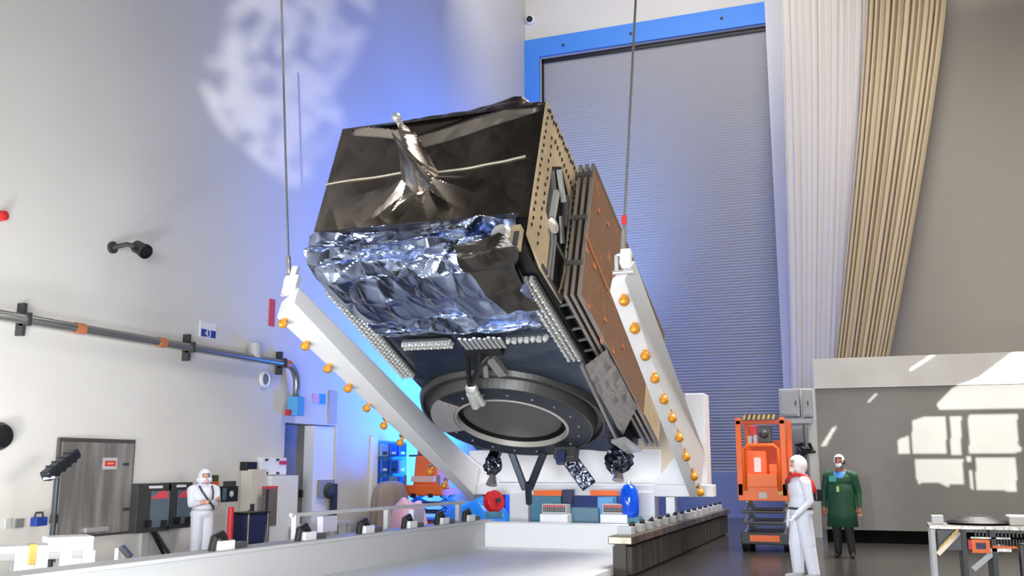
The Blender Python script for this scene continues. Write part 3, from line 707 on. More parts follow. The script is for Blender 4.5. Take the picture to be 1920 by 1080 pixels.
# steel hatch
h = wallthing('access_hatch', 'brushed grey steel access hatch with small red notice in the pale wall', 'hatch', 170, 1000)
wallbox(MB(), 107, 820, 238, 1000, .002, .05).build('frame', STEELF, h, bev=.006)
lf_ = wallbox(MB(), 111, 828, 234, 996, .05, .08).build('leaf', STEEL, h, bev=.006)
wallbox(MB(), 150, 990, 192, 995, .08, .13).build('handle', SILVER, lf_, bev=.004)
for yy in (868, 952): wallbox(MB(), 223, yy, 232, yy + 5, .08, .11).build('hinge', DARKG, lf_)
wallbox(MB().use(LIGHTG), 186, 858, 211, 880, .08, .09).use(RED); 
nb = MB().use(LIGHTG); wallbox(nb, 186, 858, 211, 880, .08, .088); nb.use(RED); wallbox(nb, 189, 864, 208, 874, .088, .092); nb.use(mat('notice_orange', (240, 150, 110), .5)); wallbox(nb, 192, 867, 205, 871, .092, .095)
nb.build('notice', None, lf_)
# twin switch cabinets
for i, (x0_, x1_, yt, yb, lab) in enumerate(((240, 297, 907, 994, 'dark grey switch cabinet with red hill emblem beside the steel hatch'), (298, 338, 905, 988, 'dark grey switch cabinet with red hill emblem beside the white-suited person'))):
    s_ = wallthing('switch_cabinet', lab, 'cabinet', (x0_ + x1_) / 2, yb, 'wall switch cabinets')
    wallbox(MB(), x0_, yt, x1_, yb, .002, .22).build('housing', DARKG, s_, bev=.008)
    wx = x1_ - x0_
    wallbox(MB(), x0_ + wx * .42, yt + 14, x1_ - 2, yb - 8, .22, .23).build('door', mat('switch_door', (96, 112, 124), .45), s_)
    wallbox(MB(), x0_ + wx * .35, yt + 4, x0_ + wx * .78, yt + 8, .22, .232).build('name_strip', WHITEP, s_)
    a, b = wl(x0_ + wx * .42, yt + 14), wl(x1_ - 3, yt + 27); W_, H_ = b.y - a.y, a.z - b.z
    MB().prism([(XW + .23, a.y + W_ * u_, b.z + H_ * v_) for u_, v_ in ((0, 0), (1, 0), (1, .85), (.75, 1), (.45, .9), (.28, .5), (.1, .35))], (.008, 0, 0)).build('emblem', PINKRED, s_)
    for f_ in (.2, .72):
        xx = x0_ + wx * f_; wallbox(MB(), xx, yb - 19, xx + 7, yb - 6, .23, .28).build('switch_handle', BLACK, s_)
for i in range(2):
    q = [wl(278 + i * 5, 992), wl(286 + i * 7, 1012), wl(296 + i * 10, 1035), wl(304 + i * 10, 1060)]
    tag(MB().tube([(XW + .06 + .02 * k, p.y, p.z) for k, p in enumerate(q)], .03, 8).build('power_cable', BLACK if i == 0 else DARKG),
        ['black power cable hanging below the switch cabinets', 'dark grey thinner looking power cable beside the black one under the switch cabinets'][i], 'cable', 'cables below the switch cabinets')
a, b = wl(262, 993), wl(272, 1060)
tag(MB().box((XW + .002, a.y, 0), (XW + .06, b.y - .02, a.z)).build('cable_duct', LIGHTG), 'pale upright cable duct below the dark switch cabinet', 'duct')
# pipe
pipe = wallthing('duct_pipe', 'grey pipe with orange couplings running along the pale wall and bending down', 'pipe', 300, 650)
pz_ = 3.80; XP = XW + .16
def pp(x): p = PX(x, 595 + .1635 * x, XP); return V((XP, p.y, pz_))
pts = [V((XP, 8.5, pz_)), pp(150), pp(350), pp(538)]
e0 = pp(538)
pts += [e0 + V((0, .25 * math.sin(a), -.25 * (1 - math.cos(a)))) * 1.6 for a in (.3, .6, .9, 1.2, 1.57)]
pts.append(pts[-1] + V((0, 0, -.45)))
MB().tube(pts, .075, 14).build('tube', GALV, pipe, smooth=True)
for x in (148, 302, 538): c = pp(x); MB().cyl(c - V((0, .09, 0)), c + V((0, .09, 0)), .088, 14).build('coupling', COPPER, pipe)
for x in (48, 357, 530):
    c = pp(x); MB().box((XW + .005, c.y - .03, c.z - .24), (XP - .02, c.y + .03, c.z + .24)).box((XP - .09, c.y - .03, c.z - .095), (XP + .09, c.y + .03, c.z + .095)).build('bracket', DARKG, pipe)
en = pts[-1]
MB().use(BLUEL).box(en + V((-.1, -.16, -.22)), en + V((.14, .10, .18))).use(LIGHTG).box(en + V((-.1, .14, -.2)), en + V((.05, .26, .2))).use(RED).box(en + V((-.1, -.24, -.22)), en + V((.0, -.17, -.1))).build('terminal_box', None, pipe)
# bay sign 43
sg = wallthing('bay_sign', 'blue and white bay number sign reading 43 above the pipe', 'sign', 388, 637)
wallbox(MB(), 374, 601, 403, 637, .002, .02).build('plate', WHITEP, sg)
wallbox(MB(), 376, 616, 402, 635, .02, .026).build('blue_field', NAVY if False else mat('sign_blue', (30, 66, 150), .5), sg)
a, b = wl(388, 626), wl(388, 609)
text_mesh('numerals', '43', .19, WHITEP, (XW + .027, a.y, a.z), (0, 1, 0), (0, 0, 1), sg)
wallbox(MB(), 378, 604, 392, 607, .02, .024).build('small_print', MIDG, sg)
# camera on the wall
c = wl(222, 468)
cm = wallthing('wall_camera', 'black surveillance camera on a bracket high on the pale wall', 'camera', 205, 470)
MB().cyl((XW + .002, c.y - .16, c.z), (XW + .05, c.y - .16, c.z), .10).tube([(XW + .04, c.y - .16, c.z), (XW + .25, c.y - .10, c.z + .05), (XW + .35, c.y - .0, c.z + .03)], .04).build('bracket', DARKG, cm)
MB().lathe([(.08, -.16), (.11, -.14), (.11, .10), (.125, .11), (.125, .16), (.10, .17), (.08, .12), (.001, .12)], (XW + .42, c.y + .06, c.z - .01), (.75, -.25, -.35), 20).build('housing', BLACK, cm)
# horn strobe, clock, signs
c = wl(466, 657)
tag(MB().lathe([(.12, -.16), (.13, -.15), (.13, .13), (.11, .15), (.001, .15)], (XW + .14, c.y, c.z), (0, 0, 1), 18).build('beacon', LIGHTG), 'white cylindrical beacon standing just above the pipe', 'beacon')
c = wl(495, 711)
ck = wallthing('gauge', 'round white-rimmed gauge on the wall under the pipe', 'gauge', 495, 720)
MB().lathe([(.17, 0), (.17, .05), (.13, .06), (.12, .03), (.001, .03)], (XW + .002, c.y, c.z), (1, 0, 0), 24).build('rim', WHITEP, ck)
MB().lathe([(.115, .03), (.09, .045), (.001, .05)], (XW + .004, c.y, c.z), (1, 0, 0), 20).build('face', MIDG, ck)
tag(wallbox(MB(), 505, 560, 513, 613, .002, .02).build('warning_strip', PINKRED), 'narrow upright red sign on the wall beside the arm end', 'sign')
tag(wallbox(MB(), 586, 738, 597, 756, .002, .02).build('pipe_label', PINK), 'small pink label right of the pipe end', 'label')
tag(wallbox(MB(), 598, 738, 609, 758, .002, .02).build('pipe_label', BLUEL), 'small light blue label beside the pink one', 'label')
tag(wallbox(MB(), 616, 732, 629, 794, .002, .03).build('wall_plate', mat('beige_plate', (190, 176, 150), .5)), 'tall beige plate on the wall above the doorway', 'plate')
tag(MB().lathe([(.001, .12), (.07, .1), (.08, 0)], (XW, wl(0, 405).y, wl(0, 405).z), (1, 0, 0), 12).build('alarm_lamp', RED), 'small red alarm lamp at the edge of view high on the wall', 'lamp')
tag(MB().lathe([(.001, .14), (.16, .12), (.20, .04), (.20, 0)], (XW, wl(-4, 818).y, wl(-4, 818).z), (1, 0, 0), 20).build('bell', BLACK), 'round black bell on the wall at the edge of view', 'bell')
tag(wallbox(MB(), 9, 973, 17, 991, .002, .03).build('wall_socket', LIGHTG), 'narrow grey wall socket low on the wall', 'socket', )
tag(wallbox(MB(), 28, 973, 41, 989, .002, .03).build('wall_socket', MIDG), 'wider grey wall socket beside the blue dispenser', 'socket')
bd = wallthing('dispenser', 'small blue dispenser with hoop handle on the wall', 'dispenser', 66, 985)
wallbox(MB(), 57, 970, 77, 985, .002, .12).build('housing', mat('dispenser_blue', (30, 60, 150), .4), bd, bev=.01)
c = wl(67, 970); MB().tube([(XW + .06, c.y - .08, c.z), (XW + .06, c.y - .06, c.z + .07), (XW + .06, c.y + .06, c.z + .07), (XW + .06, c.y + .08, c.z)], .015, 6).build('handle', DARKG, bd)
# doorway
m = MB(); a, b = DY0, DY0 + (DY1 - DY0) * .58
d2 = struct('door_2', MB().box((XL - .36, a + .03, .01), (XL - .30, b, DZ - .02)), mat('door_leaf', (118, 115, 112), .5))
struct('trim_6', MB().box((XL - .40, b + .005, .01), (XL - .05, DY1 - .01, DZ - .02)), WHITEP)
MB().box((XL - .30, b - .14, 1.0), (XL - .24, b - .06, 1.16)).build('door_handle', BLACK, d2)
p_ = PX(590, 910, XL - .04)
kt = thing('wall_telephone', 'dark round wall telephone on the white panel in the doorway', 'telephone', (XL - .04, PX(612, 945, XL - .04).y, PX(612, 945, XL - .04).z))
q0, q1 = PX(596, 900, XL - .04), PX(622, 932, XL - .04)
MB().box((XL - .045, q0.y, q1.z), (XL + .03, q1.y, q0.z)).build('back_plate', mat('phone_plate', (150, 152, 158), .5), kt, bev=.01)
MB().ball((XL + .05, (q0.y + q1.y) / 2 + .06, (q0.z + q1.z) / 2 - .05), (.07, .24, .18), 16).build('dome', DARKG, kt, smooth=True)
tag(MB().box((XL + .002, DY1 - .22, .3), (XL + .09, DY1 - .04, 1.28)).build('door_post', mat('post_dark', (46, 44, 42), .5)), 'dark upright post at the edge of the doorway', 'post')
bt = PX(545, 985, XL + .2)
tag(MB().lathe([(.07, 0), (.08, .12), (.05, .2), (.06, .34), (.035, .4), (.035, .48), (.001, .5)], (XL + .25, bt.y, bt.z), n=14).build('bottle', mat('bottle_brown', (48, 34, 24), .3)), 'small dark brown bottle in front of the dark door', 'bottle')
tag(MB().box((XL + .12, bt.y - .3, bt.z - .06), (XL + .5, bt.y + 2.0, bt.z)).box((XL + .14, bt.y - .25, 0), (XL + .2, bt.y - .19, bt.z - .06)).box((XL + .14, bt.y + 1.9, 0), (XL + .2, bt.y + 1.96, bt.z - .06)).box((XL + .42, bt.y + 1.9, 0), (XL + .48, bt.y + 1.96, bt.z - .06)).box((XL + .42, bt.y - .25, 0), (XL + .48, bt.y - .19, bt.z - .06)).build('shelf', LIGHTG), 'long low grey shelf table in front of the doorway', 'table')
# wall-mounted controls between person and doorway
cs = wallthing('control_panel', 'white wall control panel with dark buttons left of the doorway', 'panel', 508, 890)
wallbox(MB(), 482, 858, 529, 890, .002, .10).build('housing', WHITEP, cs, bev=.01)
for x, y in ((489, 862), (510, 862), (489, 887), (510, 887)): wallbox(MB(), x, y - 2, x + 5, y + 2, .10, .115).build('button', DARKG, cs)
wallbox(MB(), 516, 864, 529, 871, .10, .115).build('red_tag', RED, cs)
tag(wallbox(MB(), 450, 866, 469, 882, .002, .16).build('wall_box', BLACK, bev=.01), 'small black box on the wall left of the white control panel', 'box')
sg = wallthing('notice_sign', 'small green and orange notice on the wall behind the white-suited person', 'sign', 401, 918)
wallbox(MB(), 395, 891, 408, 903, .002, .02).build('dark_field', mat('sign_olive', (70, 84, 40), .5), sg); wallbox(MB(), 395, 903, 408, 911, .002, .022).build('orange_field', ORANGE, sg); wallbox(MB(), 395, 911, 408, 918, .002, .02).build('green_field', GREEN, sg)
rk = thing('equipment_rack', 'tall white equipment rack with grey slot left of the doorway', 'rack', (XL + .3, wl(510, 985).y, 0))
a, b = wl(482, 892), wl(529, 990)
MB().box((XL + .005, a.y, 0), (XL + .35, b.y, a.z)).build('housing', WHITEP, rk, bev=.01)
a2, b2 = PX(492, 912, XL + .35), PX(517, 985, XL + .35)
MB().box((XL + .35, a2.y, b2.z), (XL + .36, b2.y, a2.z)).build('slot', mat('slot_grey', (120, 108, 104), .5), rk)
MB().box((XL + .352, a2.y, a2.z - .05), (XL + .365, b2.y, a2.z)).build('red_trim', PINKRED, rk)
MB().box((XL + .36, a2.y + .12, b2.z + .05), (XL + .37, a2.y + .2, a2.z - .06)).build('slot_shade', DARKG, rk)
cb = thing('cabinet', 'white low cabinet between the monitor and the equipment rack', 'cabinet', (XL + .3, wl(465, 985).y, 0))
a, b = wl(452, 880), wl(477, 960); MB().box((XL + .005, a.y, 0), (XL + .25, b.y, a.z)).build('housing', mat('cabinet_ivory', (214, 208, 198), .5), cb, bev=.01)
a, b = PX(469, 945, XL + .25), PX(475, 958, XL + .25); MB().box((XL + .25, a.y, b.z), (XL + .27, b.y, a.z)).build('latch', DARKG, cb)

# floor-standing things near the left wall
def fx(x, y, X): return PX(x, y, X)
XA = -11.1
c = fx(430, 905, XA)
mn = thing('monitor_stand', 'black monitor on a pale stand facing the white-suited person', 'monitor', (XA, c.y, 0))
a, b = fx(416, 912, XA), fx(446, 940, XA)
MB().box((XA - .06, a.y, b.z), (XA, b.y, a.z)).build('screen', BLACK, mn, bev=.01)
MB().box((XA, a.y + .02, b.z + .03), (XA + .01, a.y + .13, a.z - .03)).build('side_panel', mat('screen_teal', (74, 110, 128), .4), mn)
MB().ball((XA + .02, (a.y + b.y) / 2 + .02, (a.z + b.z) / 2), (.03, .06, .06), 10).build('lens', LIGHTG, mn)
MB().box((XA - .05, a.y + .1, a.z), (XA, b.y - .08, a.z + .09)).build('camera_head', DARKG, mn)
MB().cyl((XA - .03, c.y + .02, .03), (XA - .03, c.y + .02, b.z), .025).build('pole', LIGHTG, mn); MB().cyl((XA - .03, c.y + .02, 0), (XA - .03, c.y + .02, .04), .24, 20).build('base', DARKG, mn)
a = PZ(428, 1058, 0); zt_ = PX(428, 951, a.x).z
rp_ = thing('red_post', 'bright red bollard post standing right of the white-suited person', 'post', (a.x, a.y, 0))
MB().lathe([(.055, 0), (.055, zt_ - .02), (.045, zt_)], (a.x, a.y, 0), n=16).build('tube', RED, rp_); MB().lathe([(.13, 0), (.13, .03), (.06, .05)], (a.x, a.y, 0), n=18).build('base', DARKG, rp_); MB().box((a.x + .05, a.y - .02, zt_ * .35), (a.x + .16, a.y + .02, zt_ * .4)).build('hook', BLACK, rp_)
a = PZ(466, 1045, 0); 
ch = thing('trolley', 'navy blue bag hung on a wheeled trolley by the white cabinet', 'trolley', (a.x, a.y, 0))
def at_x(x, y, X=a.x): return PX(x, y, X)
p, q = at_x(448, 964), at_x(482, 1018)
MB().hexa([(a.x - .2, p.y + .05, q.z), (a.x + .2, p.y + .05, q.z), (a.x + .2, q.y - .05, q.z), (a.x - .2, q.y - .05, q.z), (a.x - .22, p.y, p.z), (a.x + .22, p.y, p.z), (a.x + .22, q.y, p.z), (a.x - .22, q.y, p.z)]).build('bag', NAVY, ch, bev=.04)
m = MB()
for sx in (-.22, .22):
    for yy in (p.y, q.y): MB().tube([(a.x + sx, yy, .05), (a.x + sx, yy, p.z + .05)], .018, 8).ball((a.x + sx, yy, .045), .045, 10).build('leg', STEELF, ch)
MB().box((a.x - .24, p.y - .03, p.z), (a.x + .24, q.y + .03, p.z + .03)).build('rim', BLACK, ch)

# work light on a stand
c = PZ(102, 1100, 0); XK = -10.9; c = V((XK, PX(103, 950, XK).y, 0))
wk = thing('work_light', 'black work light on a slim stand in front of the steel hatch', 'lamp', c)
zt_ = PX(104, 895, XK).z
MB().cyl((XK, c.y, .05), (XK, c.y, zt_), .035, 12).build('pole', mat('pole_dark', (38, 48, 60), .4), wk); MB().cyl((XK, c.y, .9), (XK, c.y, 1.02), .055, 12).build('collar', BLACK, wk)
for k in range(3):
    a_ = k * 2.094 + .4; MB().tube([(XK, c.y, .45), (XK + .45 * math.cos(a_), c.y + .45 * math.sin(a_), .02)], .018, 8).build('leg', BLACK, wk)
a, b = PX(84, 895, XK), PX(143, 848, XK); hd = MB().bar((XK, a.y, a.z), (XK, b.y, b.z), .17, .15, (0, -1, 1)).build('lamp_head', mat('lamp_black', (38, 42, 54), .3, .3), wk, bev=.03)
ax = V((0, b.y - a.y, b.z - a.z)).normalized()
for k in range(4): p = V((XK, a.y, a.z)).lerp(V((XK, b.y, b.z)), .25 + k * .18); MB().bar(p - ax * .012, p + ax * .012, .185, .165, (0, -1, 1)).build('cooling_fin', BLACK, wk)
MB().tube([(XK, c.y, zt_), (XK + .1, a.y + .06, a.z), (XK, a.y - .03, a.z - .02)], .02, 8).build('yoke', LIGHTG, wk)

# white bench rail near the camera
bn = thing('work_bench', 'white slotted steel bench with yellow clamp nearest the camera', 'bench', (-8.9, 8.7, 0))
bp = lambda x, y, z: PZ(x, y, z)
A0, A1 = PZ(-60, 1032, .80), PZ(176, 1022, .80)
dr_ = (A1 - A0); dr_.z = 0; dl = dr_.length; dr_.normalize(); nr = V((-dr_.y, dr_.x, 0))
def bpt(s_, t_, z): p = A0 + dr_ * s_ + nr * t_; return V((p.x, p.y, z))
def bslab(s0, s1, t0, t1, z0, z1): return MB().hexa([bpt(s0, t0, z0), bpt(s1, t0, z0), bpt(s1, t1, z0), bpt(s0, t1, z0), bpt(s0, t0, z1), bpt(s1, t0, z1), bpt(s1, t1, z1), bpt(s0, t1, z1)])
bslab(0, dl, 0, .35, .74, .82).build('top_rail', WHITEP, bn, bev=.012)
bslab(0, dl, .05, .12, .66, .74).build('under_rail', LIGHTG, bn, bev=.01)
bslab(dl * .62, dl, .0, .4, .82, .90).build('raised_block', WHITEP, bn, bev=.012)
for k, s_ in enumerate((.15, .42, .58, .78, .97)): bslab(dl * s_ - .07, dl * s_ + .07, .03, .25, 0, .74).build('leg', WHITEP, bn, bev=.01)
for s_ in (.50, .88): MB().cyl(bpt(dl * s_, .06, .56), bpt(dl * s_, .2, .56), .16, 20).build('bracket_disc', WHITEP, bn, bev=.01)
bslab(dl * .47, dl * .53, -.03, .1, .62, .84).build('clamp', YEL, bn, bev=.01)
bslab(0, dl, .05, .3, .34, .40).build('lower_rail', WHITEP, bn, bev=.01)
a = PZ(232, 1044, .62)
tag(MB().use(WHITEP).cbox(a + V((-.06, 0, -.05)), (.05, .12, .3)).use(DARKG).bar(a + V((0, -.05, .12)), a + V((.10, .0, .0)), .14, .05).build('corner_bracket', None), 'small white bracket with dark plate beside the bench end', 'bracket')

# grey tarp-covered drum, blue bin rack, strip
c = wl(662, 975)
def dome(a_, b_):
    ph = 2 * math.pi * a_; t_ = b_; r = .62 * (math.sin(min(1, t_ * 1.25) * math.pi / 2)) ; z = 1.32 * (1 - t_ ** 3.0)
    k = 1 + .05 * math.sin(ph * 9) * t_
    return (-11.1 + .5 * r * k * math.cos(ph), 21.6 + 1.25 * r * k * math.sin(ph), z)
tag(MB().grid(72, 24, dome).build('covered_cart', TARPG, smooth=True), 'rounded cart under a brown-grey cover beside the doorway', 'cart')
tag(wallbox(MB(), 694, 818, 701, 950, .002, .08).build('corner_guard', WHITEP), 'slim white upright strip left of the blue bin rack', 'strip')
br_ = wallthing('bin_rack', 'wall rack of blue storage bins lit blue near the roller door', 'rack', 728, 960)
wallbox(MB(), 702, 826, 758, 962, .002, .03).build('back_board', BLUEL, br_)
for i in range(4):
    for j in range(3):
        x = 705 + j * 17; y = 832 + i * 31; q = MB(); wallbox(q, x, y, x + 13, y + 24, .03, .16); q.build('bin', BLUEB if (i + j) % 3 else mat('bin_grey', (130, 170, 210), .4), br_, bev=.01)
        wallbox(MB(), x + 2, y + 15, x + 9, y + 20, .16, .17).build('card', WHITEP if (i * 3 + j) % 4 else NAVY, br_)

# blue tarp, pink bundle
a = PZ(850, 985, .1)
def heap(cx, cy, rx, ry, h, sd):
    def fn(a_, b_):
        x = a_ * 2 - 1; y = b_ * 2 - 1; r = min(1, math.hypot(x, y)); z = h * (1 - r ** 4) * (.9 + .15 * noise.noise(V((x * 2.5, y * 2.5, sd)))) + .05 * crumple(x, y, 3, sd)
        return (cx + rx * x, cy + ry * y, max(.0, z))
    return fn
tag(MB().grid(40, 40, heap(-8.7, 21.2, 1.0, .8, .98, 3)).build('tarp', TARPB), 'heap of bright blue plastic sheeting behind the container rail', 'tarp')
tag(MB().grid(36, 36, heap(-10.05, 20.45, .55, .4, 1.0, 9)).build('bundle', PINK), 'pale pink plastic-wrapped bundle below the far orange lift', 'bundle')
tag(MB().box((-9.3, 23.1, .0), (-8.7, 23.6, 1.35)).build('crate', mat('purple_crate', (60, 40, 150), .4), bev=.02), 'purple crate beside the far orange lift', 'crate')

# ------------------------------------------------------------------ orange scissor lifts
def lift(label, x0, x1, yt, yb, Y, tall=True, dep=1.6):
    a, b = PY(x0, yt, Y), PY(x1, yb, Y); X0, X1, Z1, Z0 = a.x, b.x, a.z, b.z; W_ = X1 - X0; H_ = Z1 - Z0
    r = thing('scissor_lift', label, 'lift', ((X0 + X1) / 2, Y + dep / 2, 0))
    Y1 = Y + dep
    MB().box((X0, Y, Z0), (X1, Y1, Z0 + .16)).box((X0, Y, Z0 + .16), (X1, Y + .05, Z0 + H_ * .20)).build('platform', ORANGE, r, bev=.012)
    if tall:
        for xx in (X0 + .05, X1 - .05): 
            for yy in (Y + .04, Y1 - .05): MB().box((xx - .055, yy - .04, Z0 + .1), (xx + .055, yy + .04, Z1 - .06)).build('corner_post', ORANGE, r, bev=.01)
        hz = MB()
        n_ = 14
        for i in range(n_):
            hz.use(BLACK if i % 2 else YEL).prism([(X0 + .15 + (W_ - .3) * (i + k) / n_, Y - .01, z) for k, z in ((0, Z1 - .1), (1, Z1 - .1), (1.6 if i < n_ - 1 else 1, Z1), (.6, Z1))], (0, .10, 0))
        hz.build('hazard_bar', None, r)
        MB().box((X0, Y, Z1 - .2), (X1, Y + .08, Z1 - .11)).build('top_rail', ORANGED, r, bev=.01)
        gt = MB().tube([(X0 + .15, Y - .03, Z0 + .2), (X0 + .15, Y - .03, Z0 + H_ * .60), (X0 + .24, Y - .03, Z0 + H_ * .64), (X1 - .24, Y - .03, Z0 + H_ * .64), (X1 - .15, Y - .03, Z0 + H_ * .60), (X1 - .15, Y - .03, Z0 + .2)], .038, 10)
        gt.build('gate', ORANGE, r, smooth=True)
        MB().box((X0 + .19, Y - .04, Z0 + H_ * .16), (X1 - .19, Y, Z0 + H_ * .31)).build('gate_panel', ORANGE, r, bev=.01)
        MB().box((X0 + .12, Y + .45, Z0 + .16), (X0 + W_ * .55, Y + .6, Z0 + H_ * .58)).build('control_box', ORANGE, r, bev=.01)
        MB().box((X0 + W_ * .60, Y + .45, Z0 + .16), (X1 - .16, Y + .6, Z0 + H_ * .42)).build('tool_box', ORANGE, r, bev=.01)
        MB().box((X0 + W_ * .30, Y + .42, Z0 + H_ * .33), (X0 + W_ * .44, Y + .45, Z0 + H_ * .50)).build('document_pouch', WHITEP, r)
        MB().use(BLACK).box((X0 + W_ * .42, Y + .5, Z0 + H_ * .68), (X0 + W_ * .66, Y + .8, Z0 + H_ * .88)).use(DARKG).ball((X0 + W_ * .52, Y + .5, Z0 + H_ * .78), .1, 10).build('motor', None, r)
        MB().box((X0 + W_ * .2, Y + .6, Z0 + H_ * .76), (X0 + W_ * .38, Y + .7, Z0 + H_ * .88)).build('red_case', RED, r, bev=.02)
        MB().box((X0 + W_ * .18, Y + .5, Z0 + H_ * .66), (X0 + W_ * .26, Y + .6, Z0 + H_ * .76)).box((X0 + W_ * .30, Y + .5, Z0 + H_ * .66), (X0 + W_ * .38, Y + .6, Z0 + H_ * .77)).build('canister', LIGHTG, r)
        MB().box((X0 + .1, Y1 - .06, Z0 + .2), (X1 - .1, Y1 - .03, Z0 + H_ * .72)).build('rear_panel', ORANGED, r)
        MB().box((X0 + W_ * .42, Y - .012, Z0 + .05), (X0 + W_ * .58, Y, Z0 + .17)).build('label_plate', LIGHTG, r)
        MB().box((X0 + W_ * .8, Y - .012, Z0 + .12), (X0 + W_ * .9, Y, Z0 + .19)).build('caution_plate', YEL, r)
    else:
        MB().box((X0 - .06, Y - .06, Z0 + .02), (X1 + .06, Y, Z0 + H_ * .22)).build('bumper', ORANGE, r, bev=.02)
        MB().hexa([(X0 + W_ * .2, Y + .1, Z0 + .16), (X1 - W_ * .1, Y + .1, Z0 + .16), (X1 - W_ * .1, Y + .9, Z0 + .16), (X0 + W_ * .2, Y + .9, Z0 + .16), (X0 + W_ * .24, Y + .16, Z0 + H_ * .82), (X1 - W_ * .2, Y + .16, Z0 + H_ * .82), (X1 - W_ * .2, Y + .8, Z0 + H_ * .82), (X0 + W_ * .24, Y + .8, Z0 + H_ * .82)]).build('hood', ORANGE, r, bev=.05)
        MB().box((X0 + W_ * .22, Y - .01, Z0 + H_ * .28), (X1 - W_ * .18, Y + .1, Z0 + H_ * .40)).build('label_plate', mat('tan_label', (226, 190, 160), .5), r)
        for xx in (X0 + .05, X1 - .05): MB().bar((xx, Y, Z0 + .2), (xx, Y, Z0 + H_ * .42), .06, .06).build('guard_post', MIDG, r)
        MB().cyl((X0 + W_ * .3, Y + .3, Z0 + H_ * .82), (X0 + W_ * .3, Y + .3, Z0 + H_), .06).build('beacon', RED, r)
        for xx in (X0 + W_ * .25, X1 - W_ * .3): MB().box((xx, Y - .07, Z0 - .04), (xx + .12, Y - .03, Z0 + .06)).build('bump_stop', BLACK, r)
        MB().box((X0 + W_ * .05, Y + .2, Z0 + H_ * .80), (X0 + W_ * .6, Y + .26, Z0 + H_ * .84)).build('top_bar', DARKG, r)
    # scissor stack
    nst = 3 if Z0 > .5 else 2; zb = .34; hh = (Z0 - zb) / nst
    for k in range(nst):
        for sx in (X0 + .10, X1 - .10):
            za, zc = zb + k * hh, zb + (k + 1) * hh
            MB().bar((sx, Y + .12, za), (sx, Y1 - .12, zc), .05, .07).bar((sx + .06, Y1 - .12, za), (sx + .06, Y + .12, zc), .05, .07).build('scissor_arm', LIGHTG if tall else STEELF, r)
        for yy in (Y + .12, Y1 - .12): MB().cyl((X0 + .06, yy, zb + k * hh), (X1 - .06, yy, zb + k * hh), .03).build('pivot_rod', STEELF, r)
    MB().box((X0 + .02, Y, .14), (X1 - .02, Y1, .36)).build('chassis', DARKG if tall else STEELF, r, bev=.02)
    MB().box((X0 + .2, Y - .02, .2), (X1 - .2, Y, .32)).build('chassis_plate', ORANGE, r)
    for xx in (X0 + .08, X1 - .08):
        for yy in (Y + .25, Y1 - .25): MB().cyl((xx - .06, yy, .15), (xx + .06, yy, .15), .15, 18).build('wheel', BLACK, r, bev=.015)
lift('orange scissor lift with hazard striped top bar beside the roller door', 1378, 1478, 778, 940, 20.6)
lift('smaller orange lift in blue light partly behind the cradle arm', 757, 826, 838, 930, 22.6, False, 1.2)

# ------------------------------------------------------------------ grey wall boxes by the partition, cable post
def gbox(label, x0, y0, x1, y1, Y, m_=None, cat='cabinet'):
    a, b = PY(x0, y0, Y), PY(x1, y1, Y); r = thing('electrical_cabinet', label, cat, ((a.x + b.x) / 2, Y, b.z), group='grey cabinets between shutter and partition')
    MB().box((a.x, Y, b.z), (b.x, Y + .4, a.z)).build('housing', m_ or mat('cab_grey', (168, 169, 169), .5), r, bev=.015)
    MB().box((a.x + .05, Y - .015, b.z + .05), (b.x - .05, Y, a.z - .05)).build('door', m_ or MATS['cab_grey'], r, bev=.006)
    MB().box((b.x - .10, Y - .04, (a.z + b.z) / 2 - .05), (b.x - .07, Y - .015, (a.z + b.z) / 2 + .05)).build('handle', DARKG, r)
struct('wall_stub', MB().box((PY(1460, 700, 25.05).x, 25.07, 0), (PY(1525, 700, 25.05).x, 25.25, PY(1500, 728, 25).z)), JAMB)
gbox('upper wide grey cabinet right of the shutter', 1459, 730, 1500, 781, 24.65)
gbox('upper narrow grey cabinet against the partition edge', 1503, 730, 1523, 782, 24.65)
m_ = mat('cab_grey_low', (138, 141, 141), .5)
gbox('lower grey cabinet behind the black cable post', 1478, 800, 1524, 1012, 24.65, m_)
a, b = PY(1505, 795, 24.4), PY(1511, 860, 24.4)
cp = thing('cable_post', 'black cable post running down in front of the lower grey cabinet', 'post', (a.x, 24.4, 0))
MB().box((a.x, 24.4, 0), (b.x, 24.5, a.z)).build('pole', BLACK, cp); p = PY(1505, 850, 24.3)
q = MB(); rn = random.Random(4)
for i in range(9): c0 = p + V((rn.uniform(-.22, .2), 0, rn.uniform(-.15, .05))); q.tube([c0, c0 + V((rn.uniform(-.2, .25), rn.uniform(-.06, .06), rn.uniform(.05, .25))), c0 + V((rn.uniform(-.1, .25), 0, rn.uniform(.1, .3)))], .04, 7)
q.build('cable_bundle', BLACK, cp)
MB().box((PY(1480, 788, 24.4).x, 24.35, PY(1480, 794, 24.4).z), (PY(1522, 788, 24.4).x, 24.5, PY(1480, 786, 24.4).z)).build('cross_arm', LIGHTG, cp)

# dome camera on the back wall
c = PY(996, 38, YB); dc = thing('dome_camera', 'small dark dome camera on the white wall above the blue frame', 'camera', (c.x, YB, c.z))
MB().lathe([(.20, 0), (.20, .12), (.16, .16)], (c.x, YB - .002, c.z), (0, -1, 0), 20).build('base', WHITEP, dc); MB().ball((c.x, YB - .2, c.z - .04), (.12, .12, .12), 14).build('dome', BLACK, dc, smooth=True)

